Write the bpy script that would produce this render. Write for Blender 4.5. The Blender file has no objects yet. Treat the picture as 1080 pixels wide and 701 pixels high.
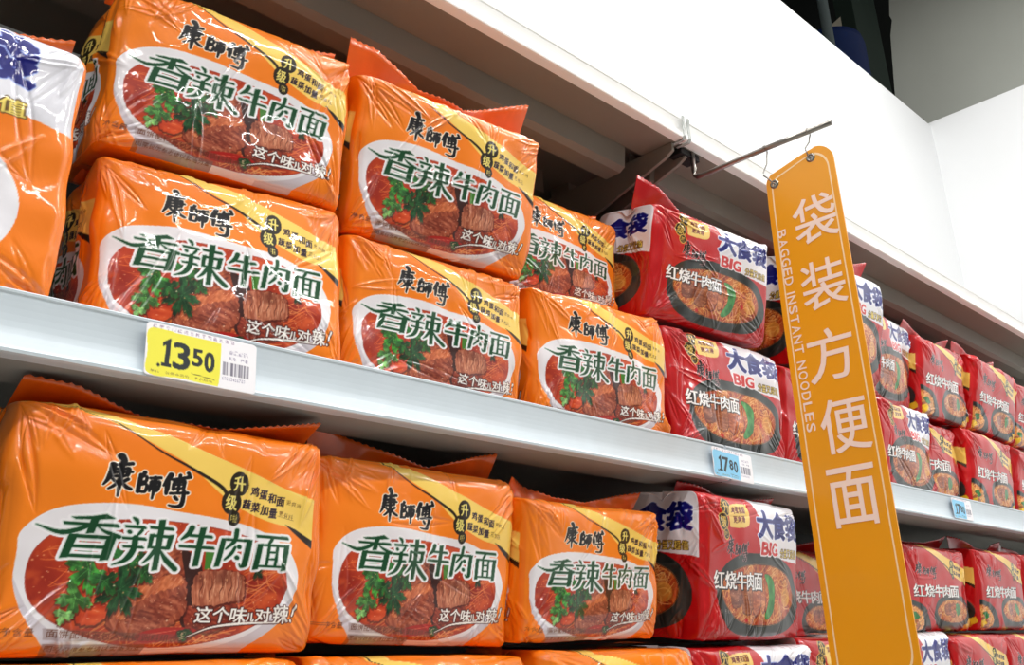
import bpy, bmesh, math, random
import numpy as np
from mathutils import Vector, Matrix

# ------------------------------------------------------------------ camera
F_PX = 1055.04
YAW, PITCH, ROLL = 0.81561, 0.33014, -0.053638
sc = bpy.context.scene
def camera_matrix():
    fw = Vector((math.sin(YAW) * math.cos(PITCH), math.cos(YAW) * math.cos(PITCH), math.sin(PITCH)))
    rt = Vector((math.cos(YAW), -math.sin(YAW), 0)); up = rt.cross(fw)
    c, s = math.cos(ROLL), math.sin(ROLL)
    r2 = c * rt + s * up; u2 = -s * rt + c * up
    m = Matrix.Identity(4)
    for i in range(3): m[i][0], m[i][1], m[i][2] = r2[i], u2[i], -fw[i]
    return m
cd = bpy.data.cameras.new('camera'); cam = bpy.data.objects.new('camera', cd)
sc.collection.objects.link(cam); sc.camera = cam
cd.sensor_width = 36; cd.sensor_fit = 'HORIZONTAL'; cd.lens = 36 * F_PX / 1080
cd.clip_start = 0.02; cam.matrix_world = camera_matrix()

# ------------------------------------------------------------------ world, lamps, exposure
sc.view_settings.view_transform = 'Standard'; sc.view_settings.look = 'None'
sc.view_settings.gamma = 1; sc.view_settings.use_curve_mapping = False
sc.view_settings.exposure = 0.06
w = bpy.data.worlds.new('world'); sc.world = w; w.use_nodes = True
bgn = w.node_tree.nodes['Background']; bgn.inputs[0].default_value = (1.0, 0.985, 0.96, 1); bgn.inputs[1].default_value = 0.15

def strip_lamp(name, x, y, z, sx, sy, power, tilt=0.0):
    l = bpy.data.lights.new(name, 'AREA'); l.shape = 'RECTANGLE'; l.size = sx; l.size_y = sy; l.energy = power
    l.color = (1.0, 0.985, 0.955)
    o = bpy.data.objects.new(name, l); o.location = (x, y, z); o.rotation_euler = (tilt, 0, 0); sc.collection.objects.link(o)
# rows of long ceiling tubes over the aisle, running along the shelves
for yy, pw in ((-0.75, 34), (-2.3, 26)):
    for xx in (-1.0, 1.2, 3.4): strip_lamp('ceiling_tube_light', xx, yy, 2.30, 1.9, 0.06, pw)
# the tubes that wash the wall above the shelf
for xx in (-0.6, 1.0, 2.6): strip_lamp('wall_wash_tube_light', xx, 0.45, 2.75, 1.5, 0.10, 26, math.radians(14))
# ------------------------------------------------------------------ drawing library (printed artwork as arrays)
def s2l(c):
    c = np.asarray(c, dtype=np.float64)
    return np.where(c <= 0.04045, c / 12.92, ((c + 0.055) / 1.055) ** 2.4)

def rgb(r, g, b):
    return np.array([r, g, b], dtype=np.float64) / 255.0

_glyphs = {}
def glyph(ch):
    """triangles of one character, normalised to its own box (x right, y down)"""
    if ch not in _glyphs:
        c = bpy.data.curves.new('t', 'FONT'); c.body = ch; c.size = 1; c.resolution_u = 5
        o = bpy.data.objects.new('t', c); bpy.context.scene.collection.objects.link(o)
        dg = bpy.context.evaluated_depsgraph_get()
        ev = o.evaluated_get(dg); m = ev.to_mesh()
        v = np.array([p.co[:2] for p in m.vertices]); t = [tuple(p.vertices) for p in m.polygons]
        ev.to_mesh_clear(); bpy.data.objects.remove(o); bpy.data.curves.remove(c)
        lo, hi = v.min(0), v.max(0)
        w, h = hi - lo
        v = (v - lo) / np.maximum(hi - lo, 1e-6); v[:, 1] = 1 - v[:, 1]
        _glyphs[ch] = (v, t, w, h)
    return _glyphs[ch]

def smooth_noise(shape, nx, ny, seed):
    r = np.random.RandomState(seed); g = r.rand(ny + 3, nx + 3)
    y = np.linspace(0, ny, shape[0]); x = np.linspace(0, nx, shape[1])
    yi = np.floor(y).astype(int); xi = np.floor(x).astype(int)
    fy = (y - yi); fx = (x - xi); fy = fy * fy * (3 - 2 * fy); fx = fx * fx * (3 - 2 * fx)
    a = g[yi][:, xi]; b = g[yi][:, xi + 1]; c = g[yi + 1][:, xi]; d = g[yi + 1][:, xi + 1]
    fx = fx[None, :]; fy = fy[:, None]
    return (a * (1 - fx) + b * fx) * (1 - fy) + (c * (1 - fx) + d * fx) * fy

def fbm(shape, nx, ny, seed, octs=3):
    o = 0; amp = .5; tot = 0
    for k in range(octs):
        o = o + amp * smooth_noise(shape, nx * 2 ** k, ny * 2 ** k, seed + k * 17); tot += amp; amp *= .55
    return o / tot

class Canvas:
    def __init__(s, w, h, bg):
        s.w, s.h = w, h
        s.c = np.empty((h, w, 3)); s.c[:] = bg
    def empty(s): return np.zeros((s.h, s.w), bool)
    def box(s, pts, pad=0):
        x0 = max(0, int(pts[:, 0].min() - pad)); x1 = min(s.w, int(pts[:, 0].max() + pad) + 2)
        y0 = max(0, int(pts[:, 1].min() - pad)); y1 = min(s.h, int(pts[:, 1].max() + pad) + 2)
        return x0, x1, y0, y1
    def poly(s, uv, mask=None):
        m = s.empty() if mask is None else mask
        p = np.array(uv, float) * [s.w, s.h]
        x0, x1, y0, y1 = s.box(p)
        if x1 <= x0 or y1 <= y0: return m
        X, Y = np.meshgrid(np.arange(x0, x1) + .5, np.arange(y0, y1) + .5)
        ins = np.zeros(X.shape, bool)
        q = np.roll(p, -1, 0)
        for (ax, ay), (bx, by) in zip(p, q):
            if ay == by: continue
            cond = (ay > Y) != (by > Y)
            ins ^= cond & (X < (bx - ax) * (Y - ay) / (by - ay) + ax)
        m[y0:y1, x0:x1] |= ins
        return m
    def curve(s, uv, n=10):
        """closed Catmull-Rom outline through the points"""
        p = np.array(uv, float); out = []
        k = len(p)
        for i in range(k):
            a, b, c, d = p[i - 1], p[i], p[(i + 1) % k], p[(i + 2) % k]
            for t in np.linspace(0, 1, n, endpoint=False):
                out.append(.5 * ((2 * b) + (c - a) * t + (2 * a - 5 * b + 4 * c - d) * t * t + (3 * b - a - 3 * c + d) * t ** 3))
        return np.array(out)
    def blob(s, uv, mask=None): return s.poly(s.curve(uv), mask)
    def ellipse(s, cu, cv, ru, rv, rot=0):
        t = np.linspace(0, 2 * np.pi, 72, endpoint=False)
        x = np.cos(t) * ru * s.w; y = np.sin(t) * rv * s.h
        c, n = np.cos(rot), np.sin(rot)
        return s.poly(np.stack([(x * c - y * n) / s.w + cu, (x * n + y * c) / s.h + cv], 1))
    def stroke(s, uv, r0, r1=None, rm=None, mask=None, sx=1.0):
        """tapered round brush stroke; radii in pixels, sx widens it sideways"""
        m = s.empty() if mask is None else mask
        r1 = r0 if r1 is None else r1
        p = np.array(uv, float) * [s.w, s.h]
        seg = np.r_[0, np.cumsum(np.hypot(*np.diff(p, axis=0).T))]
        n = max(2, int(seg[-1] / 1.5)); q = np.linspace(0, seg[-1], n)
        xs = np.interp(q, seg, p[:, 0]); ys = np.interp(q, seg, p[:, 1]); f = q / max(seg[-1], 1e-6)
        rs = np.interp(f, [0, .5, 1], [r0, (r0 + r1) / 2 if rm is None else rm, r1])
        for x, y, r in zip(xs, ys, rs):
            x0, x1 = int(x - r * sx - 1), int(x + r * sx + 2); y0, y1 = int(y - r - 1), int(y + r + 2)
            x0 = max(x0, 0); y0 = max(y0, 0); x1 = min(x1, s.w); y1 = min(y1, s.h)
            if x1 <= x0 or y1 <= y0: continue
            X = (np.arange(x0, x1) + .5 - x) / sx; Y = np.arange(y0, y1) + .5 - y
            m[y0:y1, x0:x1] |= (X[None] ** 2 + Y[:, None] ** 2) <= r * r
        return m
    def spline(s, uv, n=12):
        p = np.array(uv, float); p = np.vstack([2 * p[0] - p[1], p, 2 * p[-1] - p[-2]]); out = []
        for i in range(1, len(p) - 2):
            a, b, c, d = p[i - 1:i + 3]
            for t in np.linspace(0, 1, n, endpoint=False):
                out.append(.5 * ((2 * b) + (c - a) * t + (2 * a - 5 * b + 4 * c - d) * t * t + (3 * b - a - 3 * c + d) * t ** 3))
        return np.array(out + [p[-2]])
    def text(s, chars, boxes, mask=None, shear=0.0, rise=0.0):
        """each character fitted into its box (u0, v0, u1, v1)"""
        m = s.empty() if mask is None else mask
        for ch, (u0, v0, u1, v1) in zip(chars, boxes):
            if ch == ' ': continue
            v, t, _, _ = glyph(ch)
            q = np.empty_like(v)
            q[:, 0] = u0 + v[:, 0] * (u1 - u0) + (0.5 - v[:, 1]) * shear * (u1 - u0)
            q[:, 1] = v0 + v[:, 1] * (v1 - v0) + (v[:, 0] - .5) * rise * (v1 - v0)
            for tr in t: s.tri(q[list(tr)] * [s.w, s.h], m)
        return m
    def tri(s, p, m):
        x0, x1, y0, y1 = s.box(p)
        if x1 <= x0 or y1 <= y0: return
        X = (np.arange(x0, x1) + .5)[None]; Y = (np.arange(y0, y1) + .5)[:, None]
        (ax, ay), (bx, by), (cx, cy) = p
        d = (bx - ax) * (cy - ay) - (by - ay) * (cx - ax)
        if abs(d) < 1e-9: return
        sg = 1 if d > 0 else -1; e = -1e-6
        i = (sg * ((bx - ax) * (Y - ay) - (by - ay) * (X - ax)) >= e) & (sg * ((cx - bx) * (Y - by) - (cy - by) * (X - bx)) >= e) & (sg * ((ax - cx) * (Y - cy) - (ay - cy) * (X - cx)) >= e)
        m[y0:y1, x0:x1] |= i
    def line_text(s, txt, u0, v0, u1, v1, drop=0.0, mask=None, gap=.12, shear=0.0):
        """a line of characters between (u0, v0) top left and (u1, v1) bottom right; drop lowers its right end"""
        n = len(txt); w = (u1 - u0) / n
        b = [(u0 + i * w, v0 + drop * i / max(1, n - 1), u0 + (i + 1 - gap) * w, v1 + drop * i / max(1, n - 1)) for i in range(n)]
        return s.text(txt, b, mask, shear)
    def paint(s, m, col, a=1.0):
        if callable(col): col = col(m)
        if np.ndim(col) == 3: s.c[m] = s.c[m] * (1 - a) + col[m] * a
        else: s.c[m] = s.c[m] * (1 - a) + np.asarray(col) * a

def dilate(m, rx, ry):
    """elliptical dilation of a mask"""
    ys, xs = np.where(m)
    if len(ys) == 0: return m.copy()
    y0, y1, x0, x1 = max(0, ys.min() - ry - 1), ys.max() + ry + 2, max(0, xs.min() - rx - 1), xs.max() + rx + 2
    sub = m[y0:y1, x0:x1]; out = sub.copy(); H, W = sub.shape
    cs = {}
    for dy in range(-ry, ry + 1):
        k = int(round(rx * math.sqrt(max(0, 1 - (dy / (ry + .35)) ** 2))))
        if k not in cs:
            c = np.cumsum(np.pad(sub, ((0, 0), (k + 1, k))).astype(np.int32), 1)
            cs[k] = (c[:, 2 * k + 1:] - c[:, :W]) > 0 if k > 0 else sub
        s_ = cs[k]
        if dy >= 0: out[dy:] |= s_[:H - dy]
        else: out[:dy] |= s_[-dy:]
    r = m.copy(); r[y0:y1, x0:x1] |= out
    return r

def down2(img):
    """soften by a 3x3 binomial filter"""
    p = np.pad(img, ((1, 1), (1, 1), (0, 0)), 'edge')
    p = (p[:-2] + 2 * p[1:-1] + p[2:]) / 4
    return (p[:, :-2] + 2 * p[:, 1:-1] + p[:, 2:]) / 4

def mix(a, b, t): return a * (1 - t[..., None]) + b * t[..., None]
# ------------------------------------------------------------------ materials
def material(name, colour, rough=.5, metal=0.0, noise=0.0, scale=20.0, bump=0.0, coat=0.0, spec=.5, stretch=(1, 1, 1)):
    m = bpy.data.materials.new(name); m.use_nodes = True; nt = m.node_tree; b = nt.nodes['Principled BSDF']
    c = s2l(np.array(colour) / 255.0)
    tc = nt.nodes.new('ShaderNodeTexCoord'); mp = nt.nodes.new('ShaderNodeMapping'); mp.inputs['Scale'].default_value = stretch
    nz = nt.nodes.new('ShaderNodeTexNoise'); nz.inputs['Scale'].default_value = scale; nz.inputs['Detail'].default_value = 4
    nt.links.new(tc.outputs['Object'], mp.inputs[0]); nt.links.new(mp.outputs[0], nz.inputs['Vector'])
    rp = nt.nodes.new('ShaderNodeValToRGB'); k = 1 - noise
    rp.color_ramp.elements[0].position = .3; rp.color_ramp.elements[1].position = .7
    rp.color_ramp.elements[0].color = (*(c * k), 1); rp.color_ramp.elements[1].color = (*c, 1)
    nt.links.new(nz.outputs[0], rp.inputs[0]); nt.links.new(rp.outputs[0], b.inputs['Base Color'])
    b.inputs['Roughness'].default_value = rough; b.inputs['Metallic'].default_value = metal
    b.inputs['Coat Weight'].default_value = coat; b.inputs['Coat Roughness'].default_value = .08; b.inputs['Specular IOR Level'].default_value = spec
    if bump:
        bp = nt.nodes.new('ShaderNodeBump'); bp.inputs['Strength'].default_value = bump; bp.inputs['Distance'].default_value = .002
        nt.links.new(nz.outputs[0], bp.inputs['Height']); nt.links.new(bp.outputs[0], b.inputs['Normal'])
    return m

M_LIP = material('painted_shelf_edge', (214, 226, 234), .32, 0, .04, 30, .02, .25)
M_LIPTOP = material('lit_shelf_edge', (250, 250, 248), .5, 0, .02, 30, .0, .0)  # shelf edge colour whitened to stand for the strong light on the top rail
M_SHELF = material('painted_shelf_steel', (134, 127, 116), .5, 0, .06, 12)
M_DARKSHELF = material('grey_shelf_steel', (150, 150, 146), .55, 0, .06, 12)
M_BACK = material('gondola_back_panel', (96, 98, 96), .6, 0, .1, 8)
M_WHITE = material('white_wall_paint', (236, 238, 240), .7, 0, .02, 3)
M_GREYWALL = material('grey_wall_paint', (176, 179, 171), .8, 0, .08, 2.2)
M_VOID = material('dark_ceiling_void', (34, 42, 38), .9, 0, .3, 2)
M_FLOOR = material('pale_floor_tile', (196, 192, 184), .3, 0, .08, 2)
M_BLACK = material('black_gap', (14, 14, 15), .7)
M_STEEL = material('brushed_steel', (150, 146, 140), .28, .9, .2, 60)
M_BRASS = material('dark_nickel', (150, 146, 138), .25, .9, .1, 60)

def mesh_obj(name, verts, faces, mat, parent=None, smooth=False):
    me = bpy.data.meshes.new(name); me.from_pydata([tuple(map(float, v)) for v in verts], [], [tuple(f) for f in faces]); me.update()
    me.materials.append(mat)
    if smooth: me.shade_smooth()
    o = bpy.data.objects.new(name, me); sc.collection.objects.link(o); o.parent = parent
    return o

class MB:
    """collects simple solids into ONE mesh"""
    def __init__(s): s.v = []; s.f = []
    def add(s, v, f): n = len(s.v); s.v += list(v); s.f += [tuple(i + n for i in q) for q in f]; return s
    def box(s, x0, x1, y0, y1, z0, z1):
        v = [(x, y, z) for x in (x0, x1) for y in (y0, y1) for z in (z0, z1)]
        return s.add(v, [(0, 1, 3, 2), (4, 6, 7, 5), (0, 4, 5, 1), (2, 3, 7, 6), (0, 2, 6, 4), (1, 5, 7, 3)])
    def prism_x(s, prof, x0, x1):
        """closed outline of (y, z) points extruded along x"""
        n = len(prof); v = [(x0, y, z) for y, z in prof] + [(x1, y, z) for y, z in prof]
        f = [(i, (i + 1) % n, n + (i + 1) % n, n + i) for i in range(n)] + [tuple(range(n))[::-1], tuple(range(n, 2 * n))]
        return s.add(v, f)
    def tube(s, pts, r, n=12, cap=True):
        pts = [Vector(p) for p in pts]; rings = []; up = Vector((0.13, .2, 1)).normalized()
        for i, p in enumerate(pts):
            t = (pts[min(i + 1, len(pts) - 1)] - pts[max(i - 1, 0)]).normalized()
            a = t.cross(up)
            if a.length < .1: a = t.cross(Vector((1, 0, 0)))
            a.normalize(); b = t.cross(a)
            rings.append([p + r * (math.cos(2 * math.pi * k / n) * a + math.sin(2 * math.pi * k / n) * b) for k in range(n)])
        v = [q for rg in rings for q in rg]; f = []
        for i in range(len(rings) - 1):
            for k in range(n): f.append((i * n + k, i * n + (k + 1) % n, (i + 1) * n + (k + 1) % n, (i + 1) * n + k))
        if cap: f += [tuple(range(n))[::-1], tuple(range((len(rings) - 1) * n, len(rings) * n))]
        return s.add(v, f)
    def build(s, name, mat, parent=None, smooth=False, bevel=0.0):
        o = mesh_obj(name, s.v, s.f, mat, parent, smooth)
        bm = bmesh.new(); bm.from_mesh(o.data); bmesh.ops.recalc_face_normals(bm, faces=bm.faces); bm.to_mesh(o.data); bm.free()
        if bevel:
            b = o.modifiers.new('bevel', 'BEVEL'); b.width = bevel; b.segments = 2; b.limit_method = 'ANGLE'
        return o

def tag(o, label=None, cat=None, group=None, kind=None):
    if label: o['label'] = label
    if cat: o['category'] = cat
    if group: o['group'] = group
    if kind: o['kind'] = kind
    return o
def empty(name, loc, label, cat, group=None):
    o = bpy.data.objects.new(name, None); o.location = loc; o.empty_display_size = .05; sc.collection.objects.link(o)
    return tag(o, label, cat, group)

# ------------------------------------------------------------------ the room
YF = 0.7345                 # front of the shelf edges
X0, X1 = -0.9, 3.9          # run of shelving
FLOOR_Z = -1.40
tag(MB().box(-3, 8, -4.0, 5.0, FLOOR_Z - .05, FLOOR_Z).build('floor', M_FLOOR), 'pale tiled shop floor', 'floor', kind='structure')
tag(MB().box(-3.0, 3.98, 1.25, 1.33, FLOOR_Z, 2.109).build('wall_back', M_WHITE), 'white partition wall behind and above the shelves', 'wall', kind='structure')
tag(MB().box(3.98, 4.05, -4.0, 1.33, FLOOR_Z, 2.125).build('wall_right', M_WHITE), 'white partition wall at the far end of the aisle', 'wall', kind='structure')
# taller wall behind the partition; its left end is ragged
q = [(1.40, 1.9), (1.47, 2.35), (1.50, 2.55), (1.50, 3.4)]
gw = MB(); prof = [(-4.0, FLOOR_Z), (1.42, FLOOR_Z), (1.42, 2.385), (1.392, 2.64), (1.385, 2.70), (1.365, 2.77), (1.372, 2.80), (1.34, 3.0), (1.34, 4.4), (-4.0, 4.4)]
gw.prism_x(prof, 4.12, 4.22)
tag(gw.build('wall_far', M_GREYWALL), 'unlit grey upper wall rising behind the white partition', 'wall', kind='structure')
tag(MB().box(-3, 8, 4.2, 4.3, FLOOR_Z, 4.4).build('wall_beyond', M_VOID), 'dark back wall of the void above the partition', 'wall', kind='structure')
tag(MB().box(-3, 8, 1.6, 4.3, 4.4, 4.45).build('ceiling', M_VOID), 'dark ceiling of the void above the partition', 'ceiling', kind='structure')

# ------------------------------------------------------------------ the shelf unit
BAYS = [(X0, 1.1965), (1.2015, 3.30), (3.305, X1)]
def lip_profile(zt, zb, y=YF, d=.012):
    # price rail: a rolled top bead, a shallow hollow face and a rolled bottom bead
    out = [(y, zt), (y - .0015, zt - .0012), (y - .0012, zt - .003)]
    n = 8
    for k in range(n + 1):
        t = k / n; out.append((y + .0022 * math.sin(math.pi * t) , zt - .004 - t * (zt - zb - .010)))
    out += [(y - .002, zb + .0055), (y - .0042, zb + .003), (y - .0035, zb + .0006), (y, zb)]
    return out + [(y + d, zb), (y + d, zt)]

def shelf(zt, zb, deck, name, label, rail_label, mat, x_off=0.0):
    for k, (a, b) in enumerate(BAYS):
        root = empty('shelf_board', ((a + b) / 2, YF, zb), label[k], 'shelf', name)
        def P(mb, nm, m, **kw):
            mb.v = [(x - (a + b) / 2, y - YF, z - zb) for x, y, z in mb.v]
            return mb.build(nm, m, root, **kw)
        P(MB().prism_x(lip_profile(zt, zb), a, b), 'price_rail', M_LIPTOP if zb > .5 else M_LIP)
        P(MB().box(a - .0024, b + .0024, YF + .012, 1.16, deck - .003, deck), 'deck', mat)
        # front channel, its inner return and the stiffening hats below the deck
        P(MB().box(a, b, YF + .012, .808, zb, zb + .0015), 'front_channel', mat)
        if zb > .5: P(MB().prism_x([(.808, zb + .002), (.808, zb - .004), (.812, zb - .034), (.822, zb - .040), (.850, zb - .040), (.850, deck - .003), (.846, deck - .003), (.846, zb - .036), (.824, zb - .036), (.815, zb - .030), (.812, zb + .002)], a, b - .06), 'stiffener', mat)
        if zb > .5: P(MB().prism_x([(.98, deck - .003), (.98, zb - .012), (1.02, zb - .012), (1.02, deck - .003)], a, b - .06), 'stiffener', mat)
    for xb in (1.199, 3.3025):
        br = MB()
        for dx in (-.020, .014):
            v = [(YF + .016, zb - .001), (1.155, deck - .006), (1.155, zb - .13), (1.10, zb - .13), (YF + .02, zb - .016)]
            v = [(YF + .016, zb - .001), (1.155, zb - .001), (1.155, zb - .12), (1.08, zb - .115), (YF + .03, zb - .022), (YF + .016, zb - .014)]
            if zb < .5: v = [(.91, zb - .001), (1.155, zb - .001), (1.155, zb - .085), (1.10, zb - .080), (.93, zb - .018), (.91, zb - .012)]
            br.prism_x(v, xb + dx, xb + dx + .006)
        o = br.build('shelf_bracket', mat)
        tag(o, rail_label % ('near the hanging sign' if xb < 2 else 'further down the aisle'), 'bracket', 'shelf brackets')

shelf(.289, .2390, .2835, 'main shelf boards', ['long grey-white middle shelf board holding the orange noodle packs', 'middle shelf board right of the joint, holding the red noodle packs', 'middle shelf board at the far end of the aisle'], 'grey steel bracket under the middle shelf %s', M_DARKSHELF)
shelf(.806, .7680, .800, 'top shelf boards', ['empty top shelf board above the orange noodle packs', 'empty top shelf board above the red packs and the hanging sign', 'top shelf board at the far end of the aisle'], 'grey steel bracket under the top shelf %s', M_SHELF)
shelf(-.140, -.190, -.1455, 'lower shelf boards', ['lowest shelf board under the orange noodle packs', 'lowest shelf board under the red noodle packs', 'lowest shelf board at the far end of the aisle'], 'grey steel bracket under the lowest shelf %s', M_DARKSHELF)
bk = MB().box(X0, X1, 1.162, 1.18, FLOOR_Z, .83)
tag(bk.build('gondola_back_panel', M_BACK), 'dark grey back panel standing behind all the shelves', 'panel')
for xb in (-.9, 1.199, 3.3025):
    tag(MB().box(xb - .02, xb + .02, 1.181, 1.225, FLOOR_Z, .84).build('gondola_upright', M_BACK), 'grey steel upright behind the back panel, %s' % {-.9: 'left end', 1.199: 'at the shelf joint', 3.3025: 'far end'}[xb], 'upright', 'shelf uprights')
# ------------------------------------------------------------------ printed artwork of the packs
GREEN = rgb(2, 70, 34); BLACK = rgb(10, 8, 12); WHITE = rgb(246, 244, 246); INK = rgb(38, 20, 40)
AW, AH = 1400, 820

def noodles(cv, region, n, seed, cols, r=2.2, span=(.05, .16), swirl=.6):
    rr = np.random.RandomState(seed); ys, xs = np.where(region)
    if len(ys) == 0: return
    for i in range(n):
        k = rr.randint(len(ys)); u, v = xs[k] / cv.w, ys[k] / cv.h
        L = rr.uniform(*span); a = rr.normal(0, swirl); b = rr.uniform(-.5, .5) * L * 1.6
        du, dv = math.cos(a) * L, math.sin(a) * L * 1.2
        pts = cv.spline([(u - du / 2, v - dv / 2), (u - b * .3, v + b), (u + du / 2, v + dv / 2)], 6)
        m = cv.stroke(pts, r * .5, r * .5, r) & region
        cv.paint(m, cols[rr.randint(len(cols))] * rr.uniform(.88, 1.1), .75)

def chunk(cv, pts, seed, base=(150, 74, 44), lite=(214, 132, 88), dark=(92, 36, 20), ang=0.0, fine=1.0, edge=True):
    """a piece of braised beef: torn outline, fibres running at the angle ang, wet glints"""
    rr = np.random.RandomState(seed); p = cv.curve(pts, 8)
    p = p + np.stack([rr.normal(0, .0022, len(p)), rr.normal(0, .0038, len(p))], 1)
    m = cv.poly(p); S = (cv.h, cv.w)
    if edge: cv.paint(np.roll(dilate(m, 7, 5), (4, 2), (0, 1)), rgb(64, 16, 8), .6)
    ys, xs = np.where(m)
    if len(ys) == 0: return m
    X = xs / cv.w * .262; Y = ys / cv.h * .16; c, n = math.cos(ang), math.sin(ang)
    A = (X * c + Y * n) * fine; B = (-X * n + Y * c) * fine
    g = rr.rand(64, 64)
    def nz(a, b):
        ai = np.floor(a).astype(int); bi = np.floor(b).astype(int); fa = a - ai; fb = b - bi; fa = fa * fa * (3 - 2 * fa); fb = fb * fb * (3 - 2 * fb)
        G = lambda i, j: g[j % 64, i % 64]
        return (G(ai, bi) * (1 - fa) + G(ai + 1, bi) * fa) * (1 - fb) + (G(ai, bi + 1) * (1 - fa) + G(ai + 1, bi + 1) * fa) * fb
    f = .5 * nz(A * 90, B * 620) + .3 * nz(A * 200 + 9, B * 1200) + .2 * nz(A * 500, B * 500 + 5)
    l = nz(A * 110 + 3, B * 160 + 7) * .6 + .4 * nz(A * 260, B * 330)
    col = np.broadcast_to(rgb(*base), (len(ys), 3)).copy()
    t = np.clip((f - .42) * 2.4, 0, 1)[:, None]; col = col * (1 - t * .8) + rgb(*lite) * t * .8
    t = np.clip((.44 - f) * 3.0, 0, 1)[:, None]; col = col * (1 - t * .5) + rgb(*dark) * t * .5
    t = np.clip((l - .52) * 3.4, 0, 1)[:, None]; col = col * (1 - t * .5) + rgb(*dark) * t * .5
    t = np.clip((.30 - l) * 5, 0, 1)[:, None]; col = col * (1 - t * .5) + rgb(*[min(255, x + 22) for x in lite]) * t * .5
    cv.c[ys, xs] = col
    for i in range(20):
        k = rr.randint(len(ys)); u, v = xs[k] / cv.w, ys[k] / cv.h; L = rr.uniform(.002, .010)
        cv.paint(cv.stroke([(u, v), (u + L * c, v + L * n * 1.6)], 1.3, .6) & m, rgb(255, 206, 168), .8)
    return m

def leaf(cv, u, v, r, seed, col, ang=0.0, lobes=5):
    """one fan-shaped cilantro leaf: deep lobes with small teeth"""
    rr = np.random.RandomState(seed); pts = []
    span = math.radians(290); tips = []
    for k in range(lobes):
        a = ang - span / 2 + span * (k + .5) / lobes; R = r * rr.uniform(.85, 1.12)
        for da, f in ((-.5, .34), (-.40, .62), (-.27, .80), (-.20, .72), (-.06, 1.0), (.04, .88), (.10, .97), (.24, .70), (.30, .80), (.42, .58)):
            b = a + da * span / lobes; pts.append((u + math.cos(b) * R * f, v + math.sin(b) * R * f * 1.6))
        tips.append((u + math.cos(a) * R * .8, v + math.sin(a) * R * .8 * 1.6))
    m = cv.blob(pts) if False else cv.poly(cv.curve(pts, 3)); n = fbm((cv.h, cv.w), 44, 26, seed); n2 = fbm((cv.h, cv.w), 130, 80, seed + 1)
    cv.paint(np.roll(dilate(m, 4, 3), (4, 2), (0, 1)), rgb(70, 20, 8), .55)
    c = mix(np.broadcast_to(rgb(*[x * .62 for x in col]), cv.c.shape), np.broadcast_to(rgb(*[min(255, x * 1.35 + 8) for x in col]), cv.c.shape), np.clip((n - .33) * 2.6, 0, 1))
    c = mix(c, np.broadcast_to(rgb(*[x * .5 for x in col]), cv.c.shape), np.clip((n2 - .55) * 2.5, 0, 1) * .5)
    cv.paint(m, c)
    for t in tips: cv.paint(cv.stroke([(u, v), t], 1.2, .5), rgb(*[min(255, x * 1.5 + 30) for x in col]), .6)

def brush_name(cv, u0, v0, su, sv, thick=5, ink=rgb(8, 6, 10), halo=rgb(250, 236, 216), hal=4, sx=1.5):
    """the three brush-written characters of the maker's name"""
    m = cv.empty()
    P = lambda *a: [(u0 + x * su, v0 + y * sv) for x, y in a]
    def st(pts, r0, rm, r1): cv.stroke(cv.spline(P(*pts), 8), r0 * thick, r1 * thick, rm * thick, m, sx)
    # kang
    st([(.17, .0), (.20, .10), (.19, .16)], 1.5, 1.3, 1.0)
    st([(.07, .24), (.18, .21), (.29, .16)], .7, .8, .9)
    st([(.09, .24), (.07, .45), (.04, .62), (.00, .76)], 1.3, 1.1, .4)
    st([(.12, .34), (.22, .31), (.26, .30), (.25, .44)], .8, .8, .9)
    st([(.08, .44), (.18, .41), (.30, .37)], .6, .7, .6)
    st([(.11, .52), (.19, .50), (.25, .47)], .7, .7, .7)
    st([(.185, .24), (.18, .5), (.17, .8), (.165, 1.0)], 1.0, 1.1, .5)
    st([(.10, .60), (.13, .66)], .8, .8, .6); st([(.15, .68), (.10, .78), (.06, .84)], .6, .7, .5)
    st([(.26, .56), (.21, .64), (.19, .66)], .8, .7, .5); st([(.19, .62), (.24, .74), (.30, .80)], .6, .9, .8)
    # shi
    st([(.44, .34), (.42, .42)], .9, .8, .6); st([(.40, .42), (.39, .62), (.38, .84)], 1.0, .9, .9)
    st([(.40, .46), (.46, .44), (.46, .56), (.40, .58)], .7, .7, .6); st([(.40, .66), (.47, .64), (.46, .82), (.39, .84)], .7, .7, .7)
    st([(.51, .47), (.57, .45), (.63, .43)], .7, .7, .8); st([(.53, .56), (.52, .68), (.51, .80)], .9, .8, .6)
    st([(.52, .58), (.58, .56), (.62, .55), (.61, .72), (.59, .78)], .7, .8, .7); st([(.57, .44), (.565, .7), (.55, .98)], .9, .9, .5)
    # fu
    st([(.75, .32), (.71, .48), (.67, .62)], 1.2, 1.1, .5); st([(.72, .52), (.715, .68), (.71, .82)], 1.1, 1.1, .7)
    st([(.77, .44), (.88, .38), (.98, .32)], .7, .8, .9); st([(.955, .22), (.975, .28)], .9, .9, .6)
    st([(.80, .48), (.79, .60), (.79, .68)], .8, .8, .8); st([(.80, .50), (.90, .46), (.92, .46), (.91, .64)], .7, .8, .8)
    st([(.80, .57), (.90, .54)], .5, .5, .5); st([(.80, .66), (.90, .63)], .6, .6, .6); st([(.86, .30), (.855, .5), (.85, .70)], .8, .8, .7)
    st([(.76, .80), (.86, .77), (.97, .74)], .7, .7, .8); st([(.92, .68), (.92, .90), (.90, 1.08), (.82, 1.12), (.76, 1.10)], .8, 1.0, .5)
    st([(.82, .88), (.85, .94)], .8, .9, .7)
    cv.paint(dilate(m, int(hal * sx), hal), halo); cv.paint(m, ink)

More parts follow.
